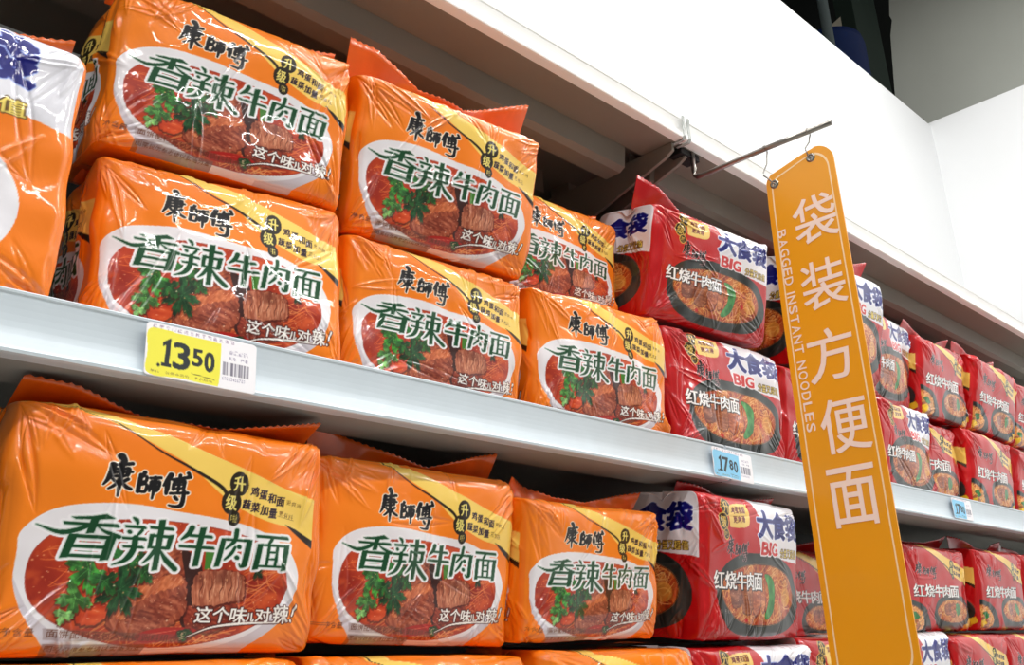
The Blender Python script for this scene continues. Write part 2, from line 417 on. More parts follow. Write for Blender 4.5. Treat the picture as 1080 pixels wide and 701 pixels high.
def badge(cv, u, v, s=1.0, gold=False):
    """two small dark discs with the words for 'upgraded'"""
    d, g = (rgb(34, 24, 6), rgb(240, 222, 120)) if not gold else (rgb(40, 26, 8), rgb(226, 190, 90))
    for (du, dv, r) in ((.012, -.055, .033), (-.012, .04, .033), (.005, .115, .019)):
        cv.paint(cv.ellipse(u + du * s, v + dv * s, (r + .004) * s, (r * 1.62 + .006) * s), g if gold else d)
        cv.paint(cv.ellipse(u + du * s, v + dv * s, r * s, r * 1.6 * s), d)
    for ch, du, dv, r in (('升', .012, -.055, .021), ('级', -.012, .04, .021), ('啦', .005, .115, .011)):
        m = cv.text(ch, [(u + (du - r) * s, v + (dv - r * 1.75) * s, u + (du + r) * s, v + (dv + r * 1.75) * s)])
        cv.paint(dilate(m, 2, 1) if r > .015 else m, g)

def yellow_sweep(cv, colour=rgb(252, 218, 108), line=rgb(30, 16, 6)):
    m = cv.blob([(.20, -.03), (.287, -.012), (.455, .03), (.68, .125), (.86, .20), (1.08, .295), (1.08, .52), (1.0, .465), (.917, .405), (.80, .375), (.66, .30), (.516, .16), (.397, .085), (.29, .025)])
    g = fbm((cv.h, cv.w), 3, 2, 4)
    cv.paint(m, mix(np.broadcast_to(colour, cv.c.shape), np.broadcast_to(rgb(244, 190, 78), cv.c.shape), np.clip(g, 0, 1) * .5))
    l = cv.stroke(cv.spline([(.20, -.04), (.29, .02), (.40, .10), (.516, .165), (.625, .235), (.66, .30)]), 1.5, 9, 4)
    cv.paint(l, line)
    cv.paint(cv.poly([(.885, .385), (.93, .405), (1.0, .455), (1.0, .50)]), line)
    cv.paint(cv.stroke([(.20, -.035), (.42, .02), (.68, .123), (1.0, .262)], 1, 1), rgb(255, 240, 170), .7)

def title_strokes(cv):
    """the five broad green characters, stroke by stroke"""
    m = cv.empty()
    def frame(u0, v0, u1, v1):
        W, H = u1 - u0, v1 - v0
        P = lambda pts: [(u0 + x * W, v0 + y * H) for x, y in pts]
        def h(x0, x1, y, t=.065, y1=None):
            y1 = y if y1 is None else y1
            cv.poly(P([(x0, y - t * .4), (x1 - .03, y1 - t * .55), (x1 + .015, y1 + t * .1), (x1, y1 + t * .5), (x0 + .02, y + t * .5)]), m)
        def v(x0, y0, x1, y1, w=.14): cv.poly(P([(x0 - w / 2, y0), (x0 + w / 2 + .015, y0 - .02), (x1 + w / 2, y1 - .015), (x1 - w / 2, y1 + .01)]), m)
        def s(pts, r0, rm, r1): cv.stroke(cv.spline(P(pts), 10), r0, r1, rm, m, 1.5)
        def d(x, y, r): cv.stroke(P([(x, y), (x + .01, y + .01)]), r, mask=m, sx=1.5)
        def p(pts): cv.poly(P(pts), m)
        return h, v, s, d, p
    h, v, s, d, p = frame(.125, .42, .297, .61)      # fragrant
    p([(.18, .085), (.52, .04), (.76, -.03), (.92, .06), (.66, .105), (.26, .13)]); h(.06, 1.0, .225, .075)
    v(.58, .06, .53, .43, .13); s([(.50, .24), (.30, .37), (.02, .44), (-.36, .30)], 7, 8, 1.5); s([(.64, .27), (.78, .37), (1.02, .47)], 2, 6, 7)
    v(.26, .47, .16, 1.0, .14); v(.90, .46, .82, 1.02, .15); h(.2, .92, .50, .08); h(.2, .85, .725, .07); h(.16, .83, .94, .08)
    h, v, s, d, p = frame(.310, .42, .476, .638)      # hot
    s([(.17, .0), (.24, .05), (.26, .12)], 3, 7, 4); h(.02, .43, .185, .06); d(.12, .29, 6.5); s([(.36, .24), (.32, .30), (.28, .35)], 5, 5, 3)
    h(-.01, .46, .42, .06); h(.02, .42, .59, .055); s([(.25, .40), (.22, .66), (.10, .86), (-.12, .97)], 9, 9, 1.5)
    v(.745, .0, .70, 1.04, .12); h(.50, 1.0, .165, .065); v(.56, .31, .54, .60, .085); v(.96, .30, .92, .60, .10); h(.54, .96, .33, .06); h(.54, .94, .57, .06)
    s([(.66, .62), (.56, .78), (.44, .90)], 7, 6, 2); s([(.76, .61), (.90, .80), (1.12, .99)], 3, 9, 9)
    h, v, s, d, p = frame(.502, .442, .622, .608)      # ox
    s([(.30, .0), (.22, .18), (.04, .34)], 9, 8, 3); h(.24, .94, .215, .075); h(-.02, 1.04, .53, .085); v(.62, -.02, .53, 1.06, .17)
    h, v, s, d, p = frame(.638, .442, .757, .614)      # meat
    v(.16, .22, .03, 1.0, .15); h(.12, 1.0, .235, .07); v(.95, .22, .86, .95, .16); s([(.86, .93), (.76, .96), (.70, .90)], 7, 6, 3)
    s([(.54, -.04), (.49, .26), (.25, .50)], 7, 7, 3); d(.64, .42, 8); s([(.52, .44), (.42, .62), (.24, .80)], 5, 6, 3); d(.60, .72, 8)
    h, v, s, d, p = frame(.775, .450, .898, .612)      # noodles
    h(.0, 1.04, .035, .09); s([(.50, .06), (.46, .14), (.40, .24)], 6, 6, 5); v(.13, .27, .05, 1.04, .14); v(.98, .26, .88, 1.04, .16); h(.1, .98, .29, .07); h(.06, .9, .93, .07)
    v(.40, .30, .36, .92, .085); v(.67, .30, .62, .92, .085); h(.38, .66, .50, .06); h(.36, .64, .71, .06)
    return m

def art_orange():
    cv = Canvas(AW, AH, rgb(246, 116, 14)); S = (AH, AW)
    n = fbm(S, 3, 2, 3)
    cv.c[:] = mix(np.broadcast_to(rgb(250, 134, 16), cv.c.shape), np.broadcast_to(rgb(246, 118, 12), cv.c.shape), n * .6)
    yellow_sweep(cv)
    # bowl
    cv.paint(cv.blob([(.026, .60), (.03, .50), (.12, .40), (.30, .36), (.5, .375), (.74, .41), (.89, .50), (.95, .62), (.945, .72), (.90, .86), (.80, .97), (.70, 1.06), (.25, 1.06), (.17, 1.02), (.08, .88), (.035, .74)]), rgb(238, 234, 238))
    cv.paint(cv.blob([(.03, .70), (.10, .86), (.26, .98), (.52, 1.02), (.76, .94), (.90, .80), (.94, .72), (.90, .86), (.80, .97), (.70, 1.08), (.25, 1.08), (.15, .99), (.07, .86)]), rgb(212, 204, 212))
    soup = cv.blob([(.065, .72), (.075, .58), (.16, .48), (.35, .43), (.55, .43), (.75, .47), (.87, .57), (.905, .70), (.86, .82), (.74, .92), (.55, .975), (.36, .965), (.19, .90), (.10, .82)])
    cv.paint(dilate(soup, 5, 4), rgb(170, 60, 40))
    a = fbm(S, 9, 7, 11); b = fbm(S, 22, 16, 12)
    cv.paint(soup, mix(mix(np.broadcast_to(rgb(200, 68, 26), cv.c.shape), np.broadcast_to(rgb(150, 34, 16), cv.c.shape), np.clip((a - .3) * 2, 0, 1)), np.broadcast_to(rgb(226, 100, 44), cv.c.shape), np.clip((b - .5) * 2.4, 0, 1)))
    NC = [rgb(232, 150, 80), rgb(240, 176, 108), rgb(214, 112, 52), rgb(226, 132, 70)]
    low = cv.blob([(.22, .86), (.36, .84), (.60, .88), (.74, .90), (.62, .97), (.40, .97), (.26, .93)])
    noodles(cv, low & soup, 60, 5, NC, 3.0, (.10, .25), .18)
    lf = cv.blob([(.09, .60), (.2, .52), (.24, .62), (.16, .78)]); noodles(cv, lf, 22, 6, [rgb(226, 110, 52), rgb(214, 90, 40)], 2.2, (.05, .12), .3)
    rt = cv.blob([(.76, .60), (.86, .60), (.88, .74), (.80, .84), (.72, .78)]); noodles(cv, rt, 30, 7, [rgb(226, 116, 58), rgb(232, 140, 78)], 2.4, (.06, .14), .35)
    # carrots, chillies, beef
    chunk(cv, [(.20, .78), (.24, .75), (.30, .76), (.315, .82), (.27, .88), (.21, .87)], 20, (206, 66, 26), (236, 104, 52), (170, 38, 16), fine=.5)
    chunk(cv, [(.28, .60), (.35, .60), (.37, .66), (.31, .70)], 21, (176, 42, 22), (222, 92, 54), (130, 24, 12), fine=.6)
    chunk(cv, [(.36, .545), (.50, .53), (.545, .60), (.52, .68), (.42, .70)], 22, (150, 62, 36), (206, 112, 70), (84, 26, 14), ang=-.5)
    cv.paint(cv.poly(cv.curve([(.515, .55), (.585, .60), (.60, .70), (.59, .80), (.57, .90), (.535, .86), (.545, .72)])), rgb(44, 14, 8), .92)
    chunk(cv, [(.55, .81), (.62, .785), (.72, .78), (.75, .85), (.68, .90), (.57, .91)], 23, (132, 42, 24), (186, 82, 50), (74, 18, 10), ang=.3)
    chunk(cv, [(.30, .87), (.335, .78), (.385, .715), (.45, .675), (.505, .652), (.545, .70), (.55, .77), (.548, .83), (.50, .885), (.43, .935), (.35, .915)], 24, (158, 70, 44), (214, 130, 92), (100, 36, 20), ang=.9, fine=1.1)
    chunk(cv, [(.325, .84), (.36, .75), (.42, .69), (.50, .655), (.535, .69), (.515, .715), (.44, .745), (.385, .79), (.35, .86)], 27, (196, 94, 52), (238, 156, 104), (150, 60, 30), ang=-.9, edge=False)
    chunk(cv, [(.36, .865), (.42, .80), (.50, .755), (.535, .78), (.52, .83), (.45, .895), (.385, .905)], 28, (140, 56, 36), (206, 122, 88), (84, 26, 14), ang=.2, fine=1.3, edge=False)
    chunk(cv, [(.568, .70), (.585, .645), (.65, .632), (.73, .64), (.748, .68), (.752, .76), (.70, .775), (.62, .795), (.575, .79)], 25, (170, 88, 60), (232, 162, 124), (96, 38, 24), ang=1.45, fine=.8)
    for k, u in enumerate((.597, .632, .668, .70, .726)):
        cv.paint(cv.stroke(cv.spline([(u - .004, .65), (u + .006, .70), (u - .002, .735), (u + .002, .775)]), .8, .8, 3.0), rgb(84, 30, 18), .75)
        cv.paint(cv.stroke(cv.spline([(u + .010, .655), (u + .014, .70), (u + .009, .765)]), .6, .6, 2.0), rgb(248, 196, 160), .7)
    cv.paint(cv.blob([(.40, .925), (.48, .895), (.56, .895), (.60, .91), (.52, .945), (.43, .958)]), rgb(176, 24, 14)); cv.paint(cv.stroke([(.44, .925), (.53, .905)], 2, 1), rgb(240, 120, 90), .8)
    chunk(cv, [(.535, .915), (.57, .90), (.585, .93), (.555, .955)], 29, (30, 74, 34), (70, 120, 60), (14, 40, 18))
    leaf(cv, .79, .632, .026, 41, (36, 60, 26), 0, 4); cv.paint(cv.poly([(.598, .545), (.64, .545), (.636, .625), (.602, .63)]), rgb(66, 126, 42))
    # cilantro
    cv.paint(cv.stroke(cv.spline([(.165, .87), (.20, .81), (.25, .755), (.30, .735)]), 3, 3.5), rgb(150, 186, 100))
    leaf(cv, .335, .625, .072, 31, (32, 84, 34), -.4, 5); leaf(cv, .395, .655, .046, 35, (36, 92, 34), .2, 4)
    leaf(cv, .325, .735, .075, 32, (22, 66, 30), .6, 6); leaf(cv, .225, .655, .074, 33, (50, 122, 40), 2.4, 5)
    leaf(cv, .275, .70, .05, 34, (34, 92, 34), 1.4, 4); leaf(cv, .200, .775, .052, 36, (84, 150, 66), 2.3, 4); leaf(cv, .172, .845, .030, 37, (120, 176, 96), 1.8, 3)
    r = np.random.RandomState(8); ys, xs = np.where(soup)
    for i in range(130):
        k = r.randint(len(ys)); u, v = xs[k] / AW, ys[k] / AH
        cv.paint(cv.ellipse(u, v, r.uniform(.001, .004), r.uniform(.001, .004)), rgb(250, 176, 120) if i % 3 else rgb(255, 226, 196), .7)
    # title
    m = title_strokes(cv)
    cv.paint(dilate(m, 15, 10), rgb(246, 242, 246)); cv.paint(dilate(m, 5, 4), rgb(214, 222, 216)); cv.paint(m, GREEN)
    brush_name(cv, .232, .150, .285, .180, 8.0)
    # upgrade words
    badge(cv, .680, .265, 1.0)
    m = cv.line_text('鸡蛋和面', .738, .215, .878, .262, .035, shear=.1); m = cv.line_text('蔬菜加量', .712, .283, .850, .330, .03, m, shear=.1)
    cv.paint(dilate(m, 2, 1), INK)
    m = cv.line_text('更爽滑', .882, .262, .945, .285, .012); m = cv.line_text('更有料', .856, .322, .918, .345, .012, m); cv.paint(m, rgb(120, 84, 30))
    cv.paint(cv.stroke([(.85, .347), (.92, .362)], 1), rgb(120, 84, 30))
    # handwriting
    m = cv.line_text('这个味', .588, .80, .775, .872, .0, shear=.12, gap=.08); cv.line_text('儿', .770, .825, .802, .865, mask=m)
    cv.line_text('对', .803, .80, .862, .865, mask=m, gap=.05); cv.line_text('辣', .870, .785, .930, .872, mask=m, gap=.04)
    cv.stroke([(.955, .785), (.942, .835)], 4, 2.5, mask=m); cv.stroke([(.938, .858), (.939, .861)], 3.5, mask=m)
    m = dilate(m, 2, 1)
    cv.stroke(cv.spline([(.568, .935), (.65, .893), (.76, .874), (.895, .868)]), 1.5, 2, 5, m)
    cv.paint(dilate(m, 6, 4), rgb(60, 14, 10), .85); cv.paint(m, rgb(250, 246, 240))
    # small print
    cv.paint(cv.poly([(.125, .90), (.545, .925), (.55, .955), (.13, .945)]), rgb(120, 90, 84), .35)
    cv.paint(cv.poly([(.13, .958), (.44, .965), (.44, 1.0), (.13, 1.0)]), rgb(110, 84, 84), .55)
    m = cv.line_text('净含量 面饼配料五包入面饼调料组合', .012, .898, .545, .928, .028); cv.line_text('图案仅供参考请以实物为准', .14, .966, .43, .990, .008, m)
    cv.paint(m, rgb(96, 40, 16), .9)
    return down2(cv.c)

def pot_food(cv, pot, soup, seed, leaf_pts, meats):
    S = (AH, AW)
    cv.paint(pot, mix(np.broadcast_to(rgb(30, 34, 32), cv.c.shape), np.broadcast_to(rgb(78, 84, 80), cv.c.shape), np.clip(fbm(S, 12, 5, seed) - .35, 0, 1) * 1.3))
    cv.paint(dilate(soup, 8, 6), rgb(132, 96, 60)); cv.paint(dilate(soup, 3, 2), rgb(60, 22, 10))
    a = fbm(S, 18, 14, seed + 1); b = fbm(S, 34, 26, seed + 2)
    cv.paint(soup, mix(mix(np.broadcast_to(rgb(176, 62, 22), cv.c.shape), np.broadcast_to(rgb(206, 120, 50), cv.c.shape), np.clip((a - .35) * 2.6, 0, 1)), np.broadcast_to(rgb(116, 32, 14), cv.c.shape), np.clip((b - .5) * 2.6, 0, 1)))
    noodles(cv, soup, 260, seed + 3, [rgb(236, 178, 92), rgb(226, 150, 70), rgb(246, 204, 128), rgb(206, 116, 52)], 3.2, (.04, .11), 1.0)
    for k, (p, c) in enumerate(meats): chunk(cv, p, seed + 40 + k, *c)
    m = cv.blob(leaf_pts); g = fbm(S, 30, 10, seed + 9)
    cv.paint(dilate(m, 4, 3), rgb(24, 60, 24), .7)
    cv.paint(m, mix(np.broadcast_to(rgb(30, 110, 44), cv.c.shape), np.broadcast_to(rgb(110, 186, 96), cv.c.shape), np.clip((g - .35) * 2, 0, 1)))

def white_title(cv, boxes, txt='红烧牛肉面', d=4):
    m = cv.text(txt, boxes); m = dilate(m, d, 1)
    sh = dilate(m, 7, 5); cv.paint(np.roll(sh, (3, 3), (0, 1)), rgb(30, 14, 12)); cv.paint(m, rgb(250, 246, 244))

def art_big():
    cv = Canvas(AW, AH, rgb(196, 12, 26)); S = (AH, AW)
    n = fbm(S, 3, 2, 31); cv.c[:] = mix(np.broadcast_to(rgb(200, 10, 18), cv.c.shape), np.broadcast_to(rgb(182, 6, 14), cv.c.shape), n)
    cv.paint(cv.blob([(.455, -.06), (.76, -.08), (1.08, -.08), (1.08, .42), (.95, .435), (.80, .42), (.62, .40), (.52, .37), (.485, .25), (.51, .12)]), rgb(236, 234, 240))
    pot = cv.blob([(.09, .66), (.16, .50), (.30, .41), (.48, .385), (.70, .40), (.86, .47), (.94, .60), (.955, .76), (.88, .90), (.74, .965), (.50, .985), (.25, .96), (.12, .86)])
    soup = cv.blob([(.135, .70), (.17, .58), (.32, .50), (.50, .47), (.70, .485), (.84, .56), (.885, .68), (.84, .80), (.70, .88), (.50, .905), (.30, .88), (.18, .80)])
    pot_food(cv, pot, soup, 50, [(.565, .54), (.62, .545), (.665, .60), (.66, .70), (.63, .80), (.57, .86), (.545, .84), (.60, .72), (.60, .62)],
             [([(.32, .62), (.39, .60), (.42, .72), (.38, .82), (.31, .80)], ((150, 78, 42), (206, 128, 78), (96, 40, 20))),
              ([(.44, .58), (.50, .60), (.50, .74), (.45, .84), (.41, .78)], ((170, 80, 40), (222, 132, 76), (110, 40, 18))),
              ([(.51, .60), (.56, .60), (.555, .76), (.51, .80)], ((196, 104, 44), (240, 160, 84), (150, 60, 24))),
              ([(.20, .66), (.28, .64), (.30, .74), (.22, .78)], ((128, 66, 42), (190, 120, 84), (84, 34, 20)))])
    cv.paint(cv.ellipse(.73, .72, .012, .02), rgb(200, 24, 16)); cv.paint(cv.ellipse(.34, .87, .014, .014), rgb(200, 24, 16)); cv.paint(cv.ellipse(.80, .70, .05, .07), rgb(238, 176, 70), .6)
    # dasidai words
    m = cv.text('大食袋', [(.485, .065, .640, .262), (.648, .065, .798, .262), (.806, .065, .965, .262)]); m = dilate(m, 12, 6)
    cv.paint(dilate(m, 10, 7), rgb(250, 250, 255)); cv.paint(dilate(m, 3, 2), rgb(120, 140, 220)); cv.paint(m, rgb(2, 6, 112))
    m = cv.text('BIG', [(.520, .30, .585, .39), (.595, .30, .616, .39), (.630, .30, .700, .39)]); m = dilate(m, 7, 4)
    cv.paint(dilate(m, 10, 7), rgb(250, 246, 250)); cv.paint(m, rgb(214, 40, 40))
    m = cv.line_text('分量又超值', .74, .335, .95, .40); cv.paint(dilate(m, 6, 4), rgb(90, 64, 24)); cv.paint(m, rgb(240, 214, 96))
    badge(cv, .175, .135, 1.15, True)
    cv.paint(cv.blob([(.225, .06), (.39, .035), (.405, .05), (.39, .19), (.24, .215), (.215, .19)]), rgb(244, 206, 112))
    m = cv.line_text('鸡蛋和面', .235, .065, .375, .115, -.01); cv.line_text('更爽滑', .25, .135, .36, .18, -.01, m); cv.paint(dilate(m, 2, 1), rgb(110, 30, 20))
    brush_name(cv, .185, .28, .20, .15, 5.0, halo=rgb(206, 150, 150), hal=2)
    white_title(cv, [(.075, .53, .165, .655), (.172, .53, .262, .655), (.268, .53, .352, .655), (.360, .53, .440, .655), (.450, .53, .535, .655)])
    m = cv.line_text('净含量 五包入', .06, .80, .20, .825); cv.paint(m, rgb(230, 200, 190), .6)
    return down2(cv.c)

def art_red():
    cv = Canvas(AW, AH, rgb(196, 12, 26)); S = (AH, AW)
    n = fbm(S, 3, 2, 61); cv.c[:] = mix(np.broadcast_to(rgb(202, 10, 18), cv.c.shape), np.broadcast_to(rgb(184, 8, 14), cv.c.shape), n)
    yellow_sweep(cv, rgb(248, 208, 104))
    pot = cv.blob([(-.05, .66), (.10, .66), (.22, .74), (.30, .90), (.30, 1.05), (-.05, 1.05)])
    soup = cv.blob([(-.05, .72), (.08, .72), (.17, .80), (.20, .92), (.10, 1.0), (-.05, 1.02)])
    pot_food(cv, pot, soup, 90, [(.02, .80), (.08, .78), (.12, .84), (.06, .86)], [([(.0, .86), (.08, .86), (.12, .94), (.02, .98)], ((160, 90, 50), (220, 150, 90), (110, 50, 24)))])
    pot = cv.blob([(.36, .80), (.42, .64), (.56, .575), (.72, .57), (.88, .60), (.97, .70), (.98, .82), (.90, .96), (.74, 1.02), (.52, 1.0), (.40, .92)])
    soup = cv.blob([(.41, .76), (.50, .66), (.64, .63), (.80, .645), (.92, .72), (.91, .82), (.80, .89), (.62, .90), (.47, .86)])
    pot_food(cv, pot, soup, 80, [(.70, .68), (.75, .68), (.77, .76), (.72, .82), (.69, .76)],
             [([(.52, .70), (.60, .68), (.62, .78), (.54, .80)], ((150, 72, 38), (206, 124, 74), (96, 40, 20))), ([(.62, .68), (.68, .68), (.68, .80), (.62, .82)], ((170, 84, 44), (222, 136, 84), (110, 46, 22)))])
    for k, (u, v) in enumerate(((.035, .92), (.965, .90), (.90, .965))):
        cv.paint(cv.poly([(u - .035, v - .03), (u + .02, v - .055), (u + .045, v + .01), (u - .01, v + .045)]), rgb(240, 196, 44)); cv.paint(cv.poly([(u - .035, v - .03), (u - .01, v + .045), (u - .016, v + .075), (u - .04, v + .01)]), rgb(214, 150, 30))
    brush_name(cv, .13, .20, .30, .16, 6.4, halo=rgb(220, 150, 150), hal=2)
    badge(cv, .69, .235, .9)
    m = cv.line_text('鸡蛋和面', .735, .20, .88, .245, .03); cv.line_text('蔬菜加量', .715, .27, .86, .315, .03, m); cv.paint(dilate(m, 2, 1), INK)
    white_title(cv, [(.085, .46, .215, .60), (.225, .46, .36, .60), (.37, .46, .495, .60), (.505, .46, .625, .60), (.635, .46, .765, .60)], d=5)
    return down2(cv.c)

def art_orange_big():
    cv = Canvas(AW, AH, rgb(248, 128, 20)); S = (AH, AW)
    cv.paint(cv.blob([(-.1, -.1), (1.1, -.1), (1.1, .33), (.99, .36), (.8, .33), (.5, .30), (-.1, .29)]), rgb(220, 220, 228))
    cv.paint(cv.ellipse(.50, .69, .37, .30), rgb(238, 236, 242))
    soup = cv.ellipse(.48, .67, .325, .225); a = fbm(S, 9, 7, 71)
    cv.paint(soup, mix(np.broadcast_to(rgb(206, 62, 20), cv.c.shape), np.broadcast_to(rgb(168, 30, 14), cv.c.shape), np.clip((a - .3) * 2, 0, 1)))
    noodles(cv, soup, 60, 72, [rgb(226, 130, 70), rgb(240, 160, 90)], 3, (.08, .2), .5)
    chunk(cv, [(.40, .56), (.56, .52), (.62, .64), (.48, .74)], 73)
    leaf(cv, .38, .58, .06, 74, (40, 104, 40))
    m = cv.text('大食袋', [(.20, .02, .42, .22), (.44, .03, .65, .23), (.665, .03, .855, .23)]); m = dilate(m, 15, 7)
    cv.paint(dilate(m, 4, 3), rgb(150, 170, 230)); cv.paint(m, rgb(2, 6, 112))
    m = cv.line_text('分量又超值', .42, .27, .86, .33, .02); cv.paint(dilate(m, 8, 5), rgb(96, 70, 30)); cv.paint(dilate(m, 2, 1), rgb(244, 220, 110))
    return down2(cv.c)

def tag_art(colour, price, seed):
    cv = Canvas(900, 360, rgb(250, 248, 252))
    cv.paint(cv.blob([(.03, .12), (.30, .11), (.62, .12), (.66, .16), (.66, .55), (.65, .93), (.60, .97), (.30, .96), (.03, .96), (.02, .55)]), colour)
    m = cv.line_text('超市专用红烧香辣牛肉面五连包', .05, .02, .80, .09, .0, gap=.3); cv.paint(m, rgb(150, 120, 150), .8)
    a, b = price.split('.')
    m = cv.text(a[1], [(.245, .29, .375, .78)]); m = dilate(m, 9, 6)
    cv.poly([(.205, .24), (.215, .24), (.205, .72), (.225, .72), (.225, .79), (.14, .79), (.14, .72), (.165, .72), (.172, .38), (.145, .42), (.145, .34)], m)
    n_ = cv.text(b, [(.41, .34, .49, .66), (.52, .36, .60, .72)]); n_ = dilate(n_, 7, 4)
    cv.paint(m | n_, rgb(50, 56, 60)); cv.paint(cv.ellipse(.115, .78, .014, .035), rgb(50, 56, 60))
    cv.paint(cv.stroke([(.40, .82), (.61, .86)], 2), rgb(70, 60, 50))
    m = cv.line_text('单位 袋元会员价 品名规格', .05, .88, .60, .93, .0); cv.paint(m, rgb(110, 90, 60), .8)
    r = np.random.RandomState(seed); u = .68
    while u < .93:
        w = r.uniform(.002, .009); cv.paint(cv.poly([(u, .47), (u + w, .47), (u + w, .72), (u, .72)]), rgb(96, 92, 110)); u += w + r.uniform(.003, .008)
    m = cv.line_text('69023456789', .68, .76, .90, .82); cv.line_text('商品编码', .74, .22, .92, .30, mask=m); cv.line_text('规格 产地', .74, .34, .92, .41, mask=m); cv.paint(m, rgb(140, 130, 160), .8)
    return down2(cv.c)
# ------------------------------------------------------------------ noodle packs
def print_material(name, rough=.42, coat=1.0, crinkle=.06):
    m = bpy.data.materials.new(name); m.use_nodes = True; nt = m.node_tree; b = nt.nodes['Principled BSDF']
    at = nt.nodes.new('ShaderNodeAttribute'); at.attribute_name = 'print'
    nt.links.new(at.outputs['Color'], b.inputs['Base Color'])
    b.inputs['Roughness'].default_value = rough; b.inputs['Specular IOR Level'].default_value = .25; b.inputs['Coat Weight'].default_value = coat; b.inputs['Coat Roughness'].default_value = .035
    tc = nt.nodes.new('ShaderNodeTexCoord'); nz = nt.nodes.new('ShaderNodeTexNoise'); nz.inputs['Scale'].default_value = 42; nz.inputs['Detail'].default_value = 3
    nz.inputs['Distortion'].default_value = 1.2
    bp = nt.nodes.new('ShaderNodeBump'); bp.inputs['Strength'].default_value = crinkle; bp.inputs['Distance'].default_value = .004
    nt.links.new(tc.outputs['Object'], nz.inputs['Vector']); nt.links.new(nz.outputs[0], bp.inputs['Height'])
    nt.links.new(bp.outputs[0], b.inputs['Normal']); nt.links.new(bp.outputs[0], b.inputs['Coat Normal'])
    return m
M_FILM = print_material('printed_glossy_film')
M_PAPER = print_material('printed_paper', .45, .3, .0)

def sample(img, u, v):
    h, w = img.shape[:2]
    x = np.clip(u * w - .5, 0, w - 1.001); y = np.clip(v * h - .5, 0, h - 1.001)
    xi = x.astype(int); yi = y.astype(int); fx = (x - xi)[..., None]; fy = (y - yi)[..., None]
    return (img[yi, xi] * (1 - fx) + img[yi, xi + 1] * fx) * (1 - fy) + (img[yi + 1, xi] * (1 - fx) + img[yi + 1, xi + 1] * fx) * fy

def grid_mesh(name, P, C, mat, wrap=False):
    """P: rows x cols x 3 points, C: matching colours (display values)"""
    R, K = P.shape[:2]
    i = np.arange(R - 1)[:, None] * K; j = np.arange(K if wrap else K - 1)[None]
    a = i + j; b = i + (j + 1) % K
    f = np.stack([a, b, b + K, a + K], -1).reshape(-1, 4)
    me = bpy.data.meshes.new(name); n = len(f)
    me.vertices.add(R * K); me.vertices.foreach_set('co', P.reshape(-1).astype(np.float32))
    me.loops.add(n * 4); me.loops.foreach_set('vertex_index', f.reshape(-1).astype(np.int32))
    me.polygons.add(n); me.polygons.foreach_set('loop_start', np.arange(0, n * 4, 4, dtype=np.int32))
    me.update(calc_edges=True)
    ca = me.color_attributes.new('print', 'FLOAT_COLOR', 'POINT')
    L = s2l(np.clip(C, 0, 1)); ca.data.foreach_set('color', np.concatenate([L, np.ones(L.shape[:2] + (1,))], -1).reshape(-1).astype(np.float32))
    me.materials.append(mat); me.shade_smooth()
    return me

def noise_at(s, t, fs, ft, seed):
    r = np.random.RandomState(seed); g = r.rand(64, 64)
    x = s * fs; y = t * ft; xi = np.floor(x).astype(int); yi = np.floor(y).astype(int)
    fx = x - xi; fy = y - yi; fx = fx * fx * (3 - 2 * fx); fy = fy * fy * (3 - 2 * fy)
    G = lambda a, b: g[b % 64, a % 64]
    return (G(xi, yi) * (1 - fx) + G(xi + 1, yi) * fx) * (1 - fy) + (G(xi, yi + 1) * (1 - fx) + G(xi + 1, yi + 1) * fx) * fy - .5

